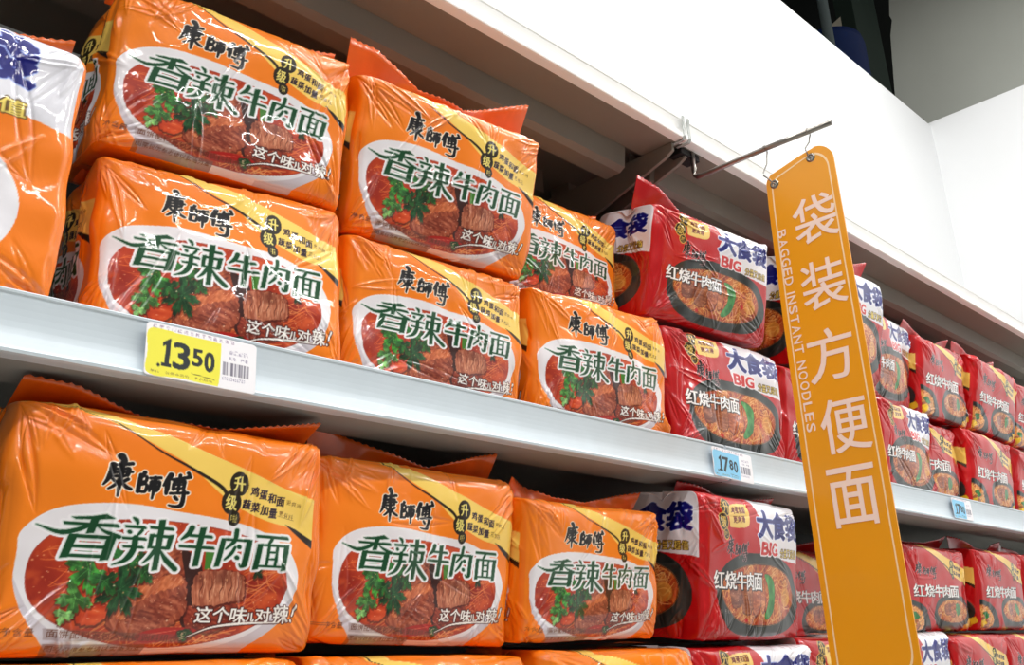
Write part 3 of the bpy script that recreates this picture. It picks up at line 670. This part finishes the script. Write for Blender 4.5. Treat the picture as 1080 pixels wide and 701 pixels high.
def pack_mesh(W, H, D, seed, n, art, base, period=1.03, crease=1.0, bulge=.007, win=(0, 1), shift=0.0, vtop=0.0, asc=(1.0, .5)):
    """gusseted five-pack bag: front face at y = 0 looking to -y, base at z = 0"""
    rr = np.random.RandomState(seed); r = .013
    # plan outline, walked from the middle of the back, by the left side, the front and the right side
    path = []
    def arc(cx, cy, a0, a1, k=14):
        for t in np.linspace(a0, a1, k): path.append((cx + r * math.cos(t), cy + r * math.sin(t)))
    path.append((0, D)); arc(-W / 2 + r, D - r, math.pi / 2, math.pi); arc(-W / 2 + r, r, math.pi, 1.5 * math.pi)
    arc(W / 2 - r, r, 1.5 * math.pi, 2 * math.pi); arc(W / 2 - r, D - r, 0, math.pi / 2); path.append((0, D))
    path = np.array(path); L = np.r_[0, np.cumsum(np.hypot(*np.diff(path, axis=0).T))]
    fl = np.interp(0, [0], [0]); i_l = 1 + 14 + 7; i_r = 1 + 28 + 7
    sl, sr = L[i_l], L[i_r]; ds = W / n
    s = np.concatenate([np.linspace(0, sl - D * .98, 10, endpoint=False), np.arange(sl - D * .98, sl - .01, ds * 1.3), np.arange(sl - .01, sr + .01, ds), np.arange(sr + .01, sr + D * .98, ds * 3), np.linspace(sr + D * .98, L[-1], 10, endpoint=False)])
    px = np.interp(s, L, path[:, 0]); py = np.interp(s, L, path[:, 1]); uu = (s - sl) / (sr - sl)
    # upright profile (closing to a line at top and bottom)
    th = np.linspace(-math.pi / 2, math.pi / 2, 3000); e = .17
    q = np.abs(np.cos(th)) ** e; z = .5 + .5 * np.sign(np.sin(th)) * np.abs(np.sin(th)) ** e
    q[0] = q[-1] = 0
    T = np.r_[0, np.cumsum(np.hypot(np.diff(q) * D / 2, np.diff(z) * H))]
    zb = T[np.argmax(q * D / 2 > z * H)]      # bottom fold
    kt = np.argmax((z > .5) & (q * D / 2 < (D / 2 - (1 - z) * H)))
    i_b = np.argmin(np.abs((1 - q) * D / 2 - z * H) + (z > .5)); i_t = np.argmin(np.abs((1 - q) * D / 2 - (1 - z) * H) + (z < .5))
    tb, tt = T[i_b], T[i_t]; dt = ds * 1.05
    t = np.concatenate([np.linspace(0, tb - .01, 8, endpoint=False), np.arange(tb - .01, tt + .012, dt), np.linspace(tt + .012, T[-1], 12)])
    Q = np.interp(t, T, q); Z = np.interp(t, T, z) * H; vv = (tt - t) / (tt - tb)
    S_, T_ = np.meshgrid(s, t); U, V = np.meshgrid(uu, vv)
    X = px[None] * (1 - .035 * (1 - Q[:, None])); Y = D / 2 + (py[None] - D / 2) * Q[:, None]; Zg = np.repeat(Z[:, None], len(s), 1)
    P = np.stack([X, Y, Zg], -1)
    # outward direction
    du = np.roll(P, -1, 1) - np.roll(P, 1, 1); dv = np.gradient(P, axis=0)
    N = np.cross(du, dv); N /= np.maximum(np.linalg.norm(N, axis=-1, keepdims=True), 1e-9)
    ed = np.clip(1 - (2 * V - 1) ** 4, 0, 1)
    ub = np.where((U > 0) & (U < 1), np.clip(1 - np.abs(2 * U - 1) ** 3, 0, 1), 0)
    side = np.where(U < 0, np.clip(1 - (2 * (-U * W / D) - 1) ** 2, 0, 1), np.where(U > 1, np.clip(1 - (2 * ((U - 1) * W / D) - 1) ** 2, 0, 1), 0))
    disp = bulge * ub * ed ** .7 + .004 * side * ed
    # soft lumps of the noodle blocks within
    disp += (.0060 * noise_at(S_, T_, 14, 15, seed) + .0034 * noise_at(S_, T_, 34, 36, seed + 1)) * (.35 + .65 * ed)
    # gussets of the side fold inwards
    disp -= .010 * np.exp(-((U + D / W / 2) / .07) ** 2) * (V < .5) * (1 - V)
    # sharp creases
    W_ = sr - sl; Ht = tt - tb
    cr = []
    for cx, cy in ((0, 0), (1, 0), (0, 1), (1, 1)):
        for k in range(7):
            a = rr.uniform(.1, 1.45); l = rr.uniform(.025, .085); sx = 1 if cx == 0 else -1; sy = 1 if cy == 0 else -1
            x0 = cx * W_ + rr.normal(0, .006); y0 = cy * Ht + rr.normal(0, .006)
            cr.append((x0, y0, x0 + sx * math.cos(a) * l, y0 + sy * math.sin(a) * l, rr.uniform(.0009, .0026) * rr.choice([-1, 1]), rr.uniform(.0014, .004)))
    for k in range(12):     # puckers hanging from the top fold and standing on the base
        x0 = rr.uniform(.03, .97) * W_; top = rr.rand() < .65; y0 = -.008 if top else Ht + .005; l = rr.uniform(.012, .05) * (1 if top else -1)
        cr.append((x0, y0, x0 + rr.normal(0, .018), y0 + l, rr.uniform(.0007, .0020) * rr.choice([-1, 1]), rr.uniform(.0014, .003)))
    for k in range(9):      # long slack folds
        x0, y0 = rr.uniform(-.02, 1.02) * W_, rr.uniform(0, 1) * Ht; a = rr.uniform(0, math.pi); l = rr.uniform(.05, .12)
        cr.append((x0, y0, x0 + math.cos(a) * l, y0 + math.sin(a) * l, rr.uniform(.0008, .0018) * rr.choice([-1, 1]), rr.uniform(.0013, .0024)))
    for k in range(26):     # creased side
        x0, y0 = -rr.uniform(0, 1) * D, rr.uniform(0, 1) * Ht; a = math.pi / 2 + rr.normal(0, .5); l = rr.uniform(.02, .07)
        cr.append((x0, y0, x0 + math.cos(a) * l, y0 + math.sin(a) * l, rr.uniform(.001, .003) * rr.choice([-1, 1]), rr.uniform(.002, .005)))
    sc_ = S_ - sl; tc_ = tt - T_
    srow = sc_[0]; trow = tc_[:, 0]
    for x0, y0, x1, y1, amp, wd in cr:
        pad = wd * 5
        cs_ = np.where((srow > min(x0, x1) - pad) & (srow < max(x0, x1) + pad))[0]; rs_ = np.where((trow > min(y0, y1) - pad) & (trow < max(y0, y1) + pad))[0]
        if len(cs_) < 2 or len(rs_) < 2: continue
        sub = np.ix_(rs_, cs_); A = sc_[sub] - x0; B = tc_[sub] - y0; dx, dy = x1 - x0, y1 - y0; l2 = dx * dx + dy * dy; l = math.sqrt(l2)
        k = np.clip((A * dx + B * dy) / l2, 0, 1); cb = .10 * l * np.sin(math.pi * k)
        d = np.hypot(A - k * dx, B - k * dy); d = np.abs(d - cb * .5)
        fall = np.sin(math.pi * np.clip(k * .9 + .08, 0, 1)) ** .6 * np.exp(-np.maximum(0, np.hypot(A - (l2 and k) * dx, B - k * dy) - wd * 3) / wd)
        disp[sub] += amp * crease * (.5 * np.exp(-(d / (wd * .62)) ** 2) + .5 * np.exp(-d / (wd * 1.6))) * fall
    P = P + N * disp[..., None]
    # the slack bag never keeps a true box outline
    cx_ = np.clip(P[..., 0] / W + .5, 0, 1); cz_ = np.clip(P[..., 2] / H, 0, 1)
    k4 = rr.uniform(-1, 1, (2, 4)) * np.array([[.007, .007, .005, .005], [.004, .004, 0, 0]])
    wx = (1 - cx_) * cz_ * k4[0, 0] + cx_ * cz_ * k4[0, 1] + (1 - cx_) * (1 - cz_) * k4[0, 2] + cx_ * (1 - cz_) * k4[0, 3]
    P[..., 0] += wx + .0035 * noise_at(P[..., 2] * 1.0 + 1, P[..., 1] * 0 + cx_, 22, 2, seed + 4) * np.abs(2 * cx_ - 1)
    P[..., 2] += (1 - cx_) * cz_ * k4[1, 0] + cx_ * cz_ * k4[1, 1]
    # sink of the top edge between the two ears of the seal
    topw = np.clip((P[..., 2] - H * .80) / (H * .20), 0, 1)
    P[..., 2] -= topw * .006 * (noise_at(S_, T_, 9, 1, seed + 9) + .3)
    P[..., 2] = np.maximum(P[..., 2], 0.0)
    front = (U >= 0) & (U <= 1)
    U2 = np.where(front, np.clip((U - asc[1]) / asc[0] + asc[1], 0, 1), U) + shift; Um = np.where(U2 < 0, U2 + period, np.where(U2 > 1, U2 - period, U2)); Um = np.where(Um < -.0, 1.5, Um)
    C = sample(art, np.clip(win[0] + Um * (win[1] - win[0]) + (np.maximum(0, vtop - V) / .34 if vtop else 0), 0, 1), (V - vtop) / (1 - vtop))
    plain = (Um > 1) | (Um < 0) | (np.abs(U - .5) > 1.2)
    C[plain] = base
    under = V > 1.04; C[under] = base
    C = np.clip(C, 0, 1)
    return grid_mesh('wrapper', P, C, M_FILM, wrap=True)

def seal_mesh(W, H, D, seed, base, n=420, hgt=.030, fold=False, lean_=None, wings=None):
    """crimped fin seal with a zigzag cut edge standing along the top of the bag"""
    r = np.random.RandomState(seed + 500); x = np.linspace(-.49 * W, .49 * W, n); u = np.linspace(0, 1, n)
    lean = r.uniform(-.016, -.004); lean = lean if lean_ is None else lean_; wav = np.interp(u, [0, .2, .45, .7, 1], r.normal(0, .007, 5)); up = np.interp(u, [0, .12, .35, .6, .86, 1], [1.0, .92, .42 + r.uniform(-.1, .15), .25 + r.uniform(-.1, .15), .80, 1.04])
    if wings: up = np.interp(u, [0, .14, .35, .6, .84, 1], wings)
    ph = r.uniform(0, 6); rows = []
    for k, t in enumerate(np.linspace(0, 1, 9)):
        zz = -.005 + t * hgt * up + (np.abs(((x / .0036) % 2) - 1) * .0016 if k == 8 else 0)
        if fold: zz = .0015 + .0015 * np.sin(u * 23 + ph) * t + 0 * x
        yy = D * .40 + (lean if not fold else .034) * t + wav * t + .0 + .003 * np.sin(u * 17 + ph) * t
        rows.append(np.stack([x * (1 + .01 * t), yy, H + zz], -1))
    F = np.array(rows); B = F[::-1] + np.array([0, .0012, 0])
    P = np.concatenate([F, B]); sh = fbm((P.shape[0], n), 12, 3, seed)[..., None]
    C = np.broadcast_to(np.array(base), P.shape) * (.92 + .16 * (sh - .5))
    return grid_mesh('top_seal', P, C, M_FILM)

ART = {'A': art_orange(), 'B': art_big(), 'C': art_red(), 'D': art_orange_big()}
BASE = {'A': rgb(248, 124, 14), 'B': rgb(194, 8, 16), 'C': rgb(194, 8, 16), 'D': rgb(248, 128, 20)}
SEALC = {'A': rgb(248, 104, 16), 'B': rgb(200, 8, 16), 'C': rgb(200, 8, 16), 'D': rgb(240, 104, 14)}

def pack(kind, x, y, z, W, H, yaw, pitch, roll, seed, n, label, group, D=.135, bulge=.007, period=1.03, seal=.030, fold=False, win=(0, 1), shift=0.0, vtop=0.0, asc=(1.0, .5), lean=None, wings=None):
    names = {'A': 'noodle_pack', 'B': 'noodle_pack', 'C': 'noodle_pack', 'D': 'noodle_pack'}
    root = empty(names[kind], (x, y, z), label, 'noodle pack', group)
    root.rotation_mode = 'XYZ'
    m = Matrix.Rotation(math.radians(yaw), 4, 'Z') @ Matrix.Rotation(math.radians(pitch), 4, 'X') @ Matrix.Rotation(math.radians(roll), 4, 'Y')
    root.rotation_euler = m.to_euler('XYZ')
    for nm, me in (('wrapper', pack_mesh(W, H, D, seed, n, ART[kind], BASE[kind], period, bulge=bulge, win=win, shift=shift, vtop=vtop, asc=asc)), ('top_seal', seal_mesh(W, H, D, seed, SEALC[kind], hgt=seal, fold=fold, lean_=lean, wings=wings))):
        o = bpy.data.objects.new(nm, me); sc.collection.objects.link(o); o.parent = root
    return root

GU = 'orange noodle packs on the middle shelf'; GL = 'orange noodle packs on the lowest shelf'
RU = 'red noodle packs on the middle shelf'; RL = 'red noodle packs on the lowest shelf'
PACKS = [
 # kind, x, y, z, W, H, yaw, pitch, roll, seed, columns, label, group
 ('D', .150, .765, .284, .272, .235, -6, 2, 0, 3, 300, 'orange noodle pack with white band and big blue lettering, at the left edge', GU),
 ('A', .443, .778, .2845, .246, .179, -8, 0, 0, 11, 330, 'orange pack on the middle shelf above the yellow price tag, lower of its stack', GU),
 ('A', .442, .777, .467, .246, .170, -7, 5, 1, 12, 330, 'orange pack cut by the top edge, upper of the left stack', GU),
 ('A', .709, .779, .284, .257, .167, -1.5, 4, 0, 13, 320, 'orange pack on the middle shelf, lower of the second stack', GU),
 ('A', .714, .773, .455, .260, .177, -5, 14, 0, 14, 320, 'orange pack leaning forward on the second stack, tall crimped seal above it', GU),
 ('A', .984, .768, .2845, .246, .179, -4, 3, 0, 15, 300, 'orange pack on the middle shelf beside the red packs, lower of the third stack', GU),
 ('A', .978, .822, .467, .234, .156, -4, 3, 0, 16, 240, 'orange pack set back on the third stack, half hidden, under the top shelf bracket', GU),
 ('B', 1.236, .758, .471, .269, .170, -7, 13, 1, 17, 280, 'red large pack with white corner patch, upper of the stack just left of the sign', RU),
 ('B', 1.269, .756, .2845, .266, .184, -4, 0, 0, 18, 280, 'red large pack on the middle shelf directly above the blue price tag', RU),
 ('B', 1.570, .765, .284, .260, .175, -2, 4, 0, 19, 200, 'red large pack lower on the middle shelf, mostly behind the left edge of the sign', RU),
 ('B', 1.620, .735, .465, .258, .195, -3, 12, 0, 20, 200, 'red large pack high behind the sign, its edges showing on both sides', RU),
 ('B', 1.893, .776, .468, .242, .175, 3, 8, -2, 21, 200, 'red large pack just right of the sign, upper of its stack', RU),
 ('B', 1.890, .765, .284, .252, .178, 2, 5, 0, 22, 200, 'red large pack just right of the sign, on the middle shelf', RU),
 ('C', 2.156, .769, .462, .256, .172, 1, 8, -1, 23, 190, 'small red pack with yellow sweep, upper one nearest the sign on its right', RU),
 ('C', 2.110, .785, .284, .165, .170, 1, 4, 0, 24, 170, 'small red pack with yellow sweep, squeezed low beside the large red pack', RU),
 ('C', 2.416, .764, .462, .258, .174, -1, 12, 1.5, 25, 180, 'small red pack with yellow sweep, upper one with yellow cubes on its side', RU),
 ('C', 2.338, .769, .284, .262, .172, 0, 7, 0, 26, 180, 'small red pack with yellow sweep, directly behind the third price tag', RU),
 ('C', 2.690, .764, .458, .262, .165, -1, 10, 1, 27, 150, 'small red pack with yellow sweep, upper one at the right edge of the picture', RU),
 ('C', 2.620, .769, .284, .262, .170, 0, 6, 0, 28, 150, 'small red pack with yellow sweep, lower one at the right edge of the picture', RU),
 # lowest shelf, upper row
 ('A', .404, .764, .028, .272, .187, -1.2, 4.5, .5, 31, 460, 'largest orange pack, at the lower left of the picture under the shelf edge', GL),
 ('A', .670, .784, .032, .241, .178, -3, 6, 2, 32, 340, 'orange pack on the lowest shelf right of the largest one, upper row', GL),
 ('A', .928, .766, .032, .250, .156, 2, 8, -1, 33, 270, 'orange pack on the lowest shelf beside the red pack, upper row', GL),
 ('B', 1.253, .755, .028, .267, .188, 3, 8, 0, 34, 280, 'red large pack on the lowest shelf left of the sign, upper row', RL),
 ('C', 1.600, .860, .030, .262, .150, 0, 4, 0, 35, 150, 'shaded small red pack set back behind the sign on the lowest shelf', RL),
 ('C', 1.965, .785, .036, .262, .160, -2, 6, 0, 36, 190, 'shaded small red pack just right of the sign on the lowest shelf, upper row', RL),
 ('C', 2.250, .766, .036, .258, .162, 0, 6, 0, 37, 170, 'small red pack on the lowest shelf, upper row, second right of the sign', RL),
 ('C', 2.530, .770, .036, .258, .162, 0, 6, 0, 38, 150, 'small red pack on the lowest shelf, upper row, at the right edge', RL),
 # lowest shelf, lower row (only their tops show)
 ('A', .390, .762, -.145, .262, .169, -1, 3, 0, 41, 180, 'orange pack whose top edge peeps out under the largest pack', GL),
 ('A', .672, .775, -.145, .262, .171, -3, 3, 0, 42, 200, 'orange pack cut by the bottom edge, second from the left', GL),
 ('A', .958, .766, -.145, .262, .171, -2, 4, 0, 43, 200, 'orange pack cut by the bottom edge, next to the red packs', GL),
 ('B', 1.245, .758, -.145, .262, .170, -3, 4, 0, 44, 220, 'red large pack cut by the bottom edge, left of the sign', RL),
 ('B', 1.515, .765, -.145, .262, .178, -2, 4, 0, 45, 160, 'red large pack cut by the bottom edge, partly hidden by the sign on its right', RL),
 ('B', 1.780, .765, -.145, .262, .182, 0, 4, 0, 46, 170, 'red large pack cut by the bottom edge, its white patch right of the sign', RL),
 ('C', 2.055, .765, -.145, .262, .178, 0, 5, 0, 47, 170, 'small red pack with yellow sweep cut by the bottom edge, right of the white patch', RL),
 ('C', 2.330, .765, -.145, .262, .178, 0, 5, 0, 48, 160, 'small red pack with yellow sweep cut by the bottom edge, in the corner', RL),
]
SEAL = {4: .058, 7: .050, 20: .034, 2: .03, 10: .045, 13: .040, 15: .036, 19: .022, 21: .026, 22: .020}
UNDER = (1, 3, 5, 8, 9, 12, 14, 16, 18) + tuple(range(27, 35))      # packs with another one lying on top
for i, p in enumerate(PACKS):
    kw = dict(fold=True) if i in UNDER else dict(seal=SEAL.get(i, .028))
    if p[0] == 'C': kw['bulge'] = .006
    if p[0] == 'A': kw['shift'] = .018
    if i == 19: kw.update(vtop=.05, asc=(.945, .5), lean=-.045, seal=.0225, wings=[1.0, .85, .15, .05, .6, 1.05])
    if i == 20: kw['asc'] = (.94, 1.0)
    if i in (20, 21, 6): kw['D'] = .112
    if i == 7: kw['wings'] = [1.0, .8, .35, .15, .12, .15]
    if i == 14: kw['win'] = (.40, 1.0)
    pack(*p, **kw)
# ------------------------------------------------------------------ price tags in the rail
def price_tag(x0, x1, zc, hh, art, label, tilt=0.0):
    w = x1 - x0; n, k = 150, 60
    u = np.linspace(0, 1, n); v = np.linspace(0, 1, k); U, V = np.meshgrid(u, v)
    r = .06; # rounded corners
    X = x0 + U * w; Z = zc + hh / 2 - V * hh + (U - .5) * tilt
    e = .0035; dz = np.clip((e - np.minimum(V, 1 - V) * hh) / e, 0, 1)
    X = x0 + w / 2 + (X - x0 - w / 2) * (1 - (1 - np.sqrt(1 - dz ** 2)) * e * 2 / w)
    Y = np.full_like(X, YF - .0052)
    P = np.stack([X, Y, Z], -1) - np.array([(x0 + x1) / 2, YF - .0052, zc])
    C = sample(art, U, V)
    B = P[::-1] + np.array([0, .0008, 0]); CB = np.broadcast_to(rgb(246, 244, 248), C.shape)
    me = grid_mesh('price_tag', np.concatenate([P, B]), np.concatenate([C, CB]), M_PAPER)
    o = bpy.data.objects.new('price_tag', me); o.location = ((x0 + x1) / 2, YF - .0052, zc); sc.collection.objects.link(o)
    return tag(o, label, 'price tag', 'price tags in the shelf rail')
TAGY = tag_art(rgb(246, 238, 84), '13.50', 1); TAGB = tag_art(rgb(140, 208, 244), '17.80', 2)
price_tag(.3480, .4490, .2620, .0445, TAGY, 'yellow and white price tag reading 13.50 on the middle shelf edge', -.001)
price_tag(1.2160 - .058, 1.2160 + .042, .2605, .0405, TAGB, 'blue and white price tag reading 17.80 on the shelf edge left of the sign', -.003)
price_tag(1.985, 2.081, .2635, .0395, TAGB, 'pale blue price tag on the middle shelf edge right of the sign')

# ------------------------------------------------------------------ rod, hooks and the hanging sign
XS = 1.2313
rod = MB().tube([(XS, .748, .7655), (XS, .7485, .735), (XS, .7475, .727), (XS, .743, .7225), (XS, .733, .7212), (XS, .62, .7204), (XS, .5177, .7172)], .0040, 14)
t_ = empty('sign_rod', (XS, .7475, .766), 'thin steel rod sticking out from under the top shelf, carrying the sign', 'rod')
def local(mb, o): mb.v = [(x - o.location.x, y - o.location.y, z - o.location.z) for x, y, z in mb.v]; return mb
local(rod, t_).build('rod', M_STEEL, t_, smooth=True)
local(MB().box(XS - .030, XS + .020, .7480, .7720, .7565, .7678), t_).build('magnet_block', M_BLACK, t_, bevel=.001)
M_CLIP = material('grey_plastic_clip', (176, 180, 178), .3, 0, .05, 30)
for k, dx in enumerate((-.016, -.002)):
    c = MB()
    c.prism_x([(YF - .005, .806), (YF - .0035, .79), (YF - .0045, .772), (YF - .001, .7665), (YF + .02, .7665), (YF + .02, .7655), (YF - .002, .7652), (YF - .006, .771), (YF - .005, .79), (YF - .0065, .806)], 1.199 + dx, 1.199 + dx + .006)
    tag(c.build('edge_clip', M_CLIP), 'small grey plastic clip on the top shelf edge, %s of the pair at the joint' % ('left' if k == 0 else 'right'), 'clip', 'clips on the top shelf edge')

M_AMBER = material('amber_acrylic', (240, 162, 14), .38, 0, .03, 6, 0, .25)
M_LINE = material('pale_vinyl_line', (255, 222, 172), .45)
M_VINYL = material('white_vinyl_lettering', (250, 226, 214), .45)
sign = empty('hanging_sign', (XS, .575, .69), 'tall amber hanging sign with white lettering for bagged instant noodles', 'sign')
def corner(cx, cz, r, a0, a1, n=10, rz=None):
    rz = rz or r
    return [(cx + r * math.cos(a), cz + rz * math.sin(a)) for a in np.linspace(a0, a1, n)]
def outline(ins):
    """(y, z) points: y falls towards the aisle (right in the photograph)"""
    yl, yr, zb = .6375 - ins, .5225 + ins, -.034 + ins
    pts = corner(yl - .016 - .008, .660 - ins * .9, .016, 0, math.pi * .42, 6)          # far top corner
    pts += [(.575, .6855 - ins)]
    pts += corner(yr + .028, .6630 - ins, .028, math.pi * .55, math.pi, 12, .028)        # near top corner
    pts += corner(yr + .024, zb + .030, .024, math.pi, 1.5 * math.pi, 12, .030)
    pts += corner(yl - .012, zb + .012, .012, 1.5 * math.pi, 2 * math.pi, 6)
    pts += [(yl - .0005, .2), (yl - .003, .45), (yl - .0065, .62)]
    return pts
th = .0024
b = MB().prism_x(outline(0), XS - th / 2, XS + th / 2); local(b, sign).build('board', M_AMBER, sign)
o1, o2 = outline(.0078), outline(.0100)
n = len(o1); v = [(XS - th / 2 - .0003, y, z) for y, z in o1] + [(XS - th / 2 - .0003, y, z) for y, z in o2]
lb = MB().add(v, [(i, (i + 1) % n, n + (i + 1) % n, n + i) for i in range(n)]); local(lb, sign).build('border_line', M_LINE, sign)

def bold_glyph(ch, off):
    c = bpy.data.curves.new('t', 'FONT'); c.body = ch; c.size = 1; c.offset = off; c.resolution_u = 4
    o = bpy.data.objects.new('t', c); sc.collection.objects.link(o)
    dg = bpy.context.evaluated_depsgraph_get(); ev = o.evaluated_get(dg); m = ev.to_mesh()
    v = np.array([p.co[:2] for p in m.vertices]); t = [tuple(p.vertices) for p in m.polygons]
    ev.to_mesh_clear(); bpy.data.objects.remove(o); bpy.data.curves.remove(c)
    return v, t
for ch, yc, zc, w_, h_ in (('袋', .5640, .5845, .064, .068), ('装', .5670, .4875, .063, .069), ('方', .5730, .3870, .066, .072), ('便', .5690, .2890, .066, .072), ('面', .5730, .1960, .064, .076)):
    v, t = bold_glyph(ch, 0.0); lo, hi = v.min(0), v.max(0); v = (v - (lo + hi) / 2) / (hi - lo)
    mb = MB()
    for j, (da, db) in enumerate(((0, 0), (.009, .007), (-.009, .007), (.009, -.007), (-.009, -.007))):
        mb.add([(XS - th / 2 - .0004 - j * 3e-5, yc - (a + da) * w_, zc + (b_ + db) * h_) for a, b_ in v], t)
    local(mb, sign).build('character', M_VINYL, sign)
txt = 'BAGGED INSTANT NOODLES'; z = .5845; mbs = MB(); v0 = bold_glyph('H', .012)[0]; cap = v0[:, 1].max()
adv = (.5845 - .2855) / sum({' ': .55, 'I': .38}.get(c, 1.0) for c in txt)
for ch in txt:
    a_ = {' ': .55, 'I': .38}.get(ch, 1.0) * adv
    if ch != ' ':
        v, t = bold_glyph(ch, .014); lo, hi = v.min(0), v.max(0)
        wch = a_ * (.80 if ch != 'I' else .45)
        # letters read downwards: their tops point to the aisle side
        mbs.add([(XS - th / 2 - .0004, .6228 - (q_[1] / cap) * .0128, z - (q_[0] - lo[0]) / (hi[0] - lo[0]) * wch) for q_ in v], t)
    z -= a_
local(mbs, sign).build('english_lettering', M_VINYL, sign)
for gy, gz in ((.6165, .6585), (.5555, .6765)):
    g = MB(); seg = 28
    ring = [(.0030, 0), (.0038, .0011), (.0054, .0013), (.0067, .0005), (.0070, 0)]
    vv = []; ff = []
    for k in range(seg):
        a = 2 * math.pi * k / seg
        for rr_, hh_ in ring: vv.append((XS - th / 2 - hh_, gy + rr_ * math.cos(a), gz + rr_ * math.sin(a)))
    m_ = len(ring)
    for k in range(seg):
        for j in range(m_ - 1): ff.append((k * m_ + j, k * m_ + j + 1, ((k + 1) % seg) * m_ + j + 1, ((k + 1) % seg) * m_ + j))
    g.add(vv, ff); local(g, sign).build('grommet', M_BRASS, sign, smooth=True)
    hb = MB().prism_x([(gy + .0031 * math.cos(a), gz + .0031 * math.sin(a)) for a in np.linspace(0, 2 * math.pi, 16, endpoint=False)], XS - th / 2 - .0002, XS - th / 2 + .0001)
    local(hb, sign).build('eyelet_glint', M_CLIP, sign)  # pale disc standing in for the bright reflection at the eyelet's centre
for k, (yr_, zr, gy, gz) in enumerate(((.6235, .7204, .6155, .6585), (.5535, .7183, .5555, .6765))):
    hgt = zr - gz
    pts = [(XS - .0052, yr_, zr - .003), (XS - .0046, yr_, zr + .002), (XS, yr_, zr + .0052), (XS + .0048, yr_, zr + .002), (XS + .005, yr_, zr - .004), (XS + .001, yr_, zr - hgt * .24),
           (XS - .001, yr_ + .0005, zr - hgt * .42), (XS - .004, yr_ + .0065, zr - hgt * .62), (XS - .006, yr_ + .0055, zr - hgt * .72), (XS - .0062, (yr_ + gy) / 2 + .003, gz + hgt * .16), (XS - .0045, gy + .0015, gz + .001), (XS - .001, gy, gz - .001), (XS + .003, gy - .001, gz + .002), (XS + .0035, gy - .003, gz + .012), (XS + .0035, gy - .0055, gz + .017)]
    c = MB().tube([Vector(p) for p in pts], .0011, 8)
    tag(c.build('wire_hook', M_STEEL, smooth=True), 'thin steel wire hook joining the rod to the %s of the amber sign' % ('far upper corner' if k == 0 else 'near upper corner'), 'hook', 'hooks holding the sign')

# ------------------------------------------------------------------ things in the dark void above the partition
M_PIPE = material('grey_pipe', (170, 188, 188), .5); M_BLUE = material('blue_plastic', (34, 74, 160), .5, 0, .1, 5)
M_CARD = material('pale_cardboard', (244, 234, 210), .8, 0, .1, 5); M_POST = material('dark_green_post', (84, 104, 92), .7, 0, .1, 4)
tag(MB().tube([(4.93, 2.0, 1.9), (4.93, 2.0, 4.395)], .030, 20).build('pipe', M_PIPE, smooth=True), 'grey vertical pipe in the dark gap above the white partition', 'pipe')
bl = empty('storage_drum', (5.20, 2.13, 2.40), 'dark blue drum standing in the dark gap above the partition', 'drum')
lathe = [(0, 0), (.27, 0), (.285, .02), (.285, .30), (.293, .32), (.285, .34), (.285, .80), (.293, .82), (.285, .84), (.285, 1.08), (.27, 1.13), (0, 1.16)]
vv, ff = [], []; sg_ = 40
for k in range(sg_):
    a = 2 * math.pi * k / sg_
    for r_, h_ in lathe: vv.append((r_ * .76 * math.cos(a), r_ * .76 * math.sin(a), h_))
for k in range(sg_):
    for j in range(len(lathe) - 1): ff.append((k * 12 + j, ((k + 1) % sg_) * 12 + j, ((k + 1) % sg_) * 12 + j + 1, k * 12 + j + 1))
mesh_obj('body', vv, ff, M_BLUE, bl, True)
tag(MB().add([(5.10, 2.10, 3.563), (5.38, 2.09, 3.563), (5.42, 2.10, 3.84), (5.10, 2.12, 3.563), (5.40, 2.12, 3.563), (5.44, 2.12, 3.84)], [(0, 1, 2), (5, 4, 3), (0, 3, 4, 1), (1, 4, 5, 2), (2, 5, 3, 0)]).build('cardboard_sheet', M_CARD), 'pale folded cardboard sheet standing on the dark blue drum', 'cardboard')
tag(MB().box(4.75, 6.2, 1.75, 2.45, 2.36, 2.40).build('trim_1', M_POST), 'dark ledge hidden behind the partition', 'ledge', kind='structure')
tag(MB().box(5.60, 6.0, 2.08, 2.2, 2.4, 4.395).build('post', M_POST), 'dark green post beside the blue drum above the partition', 'post')
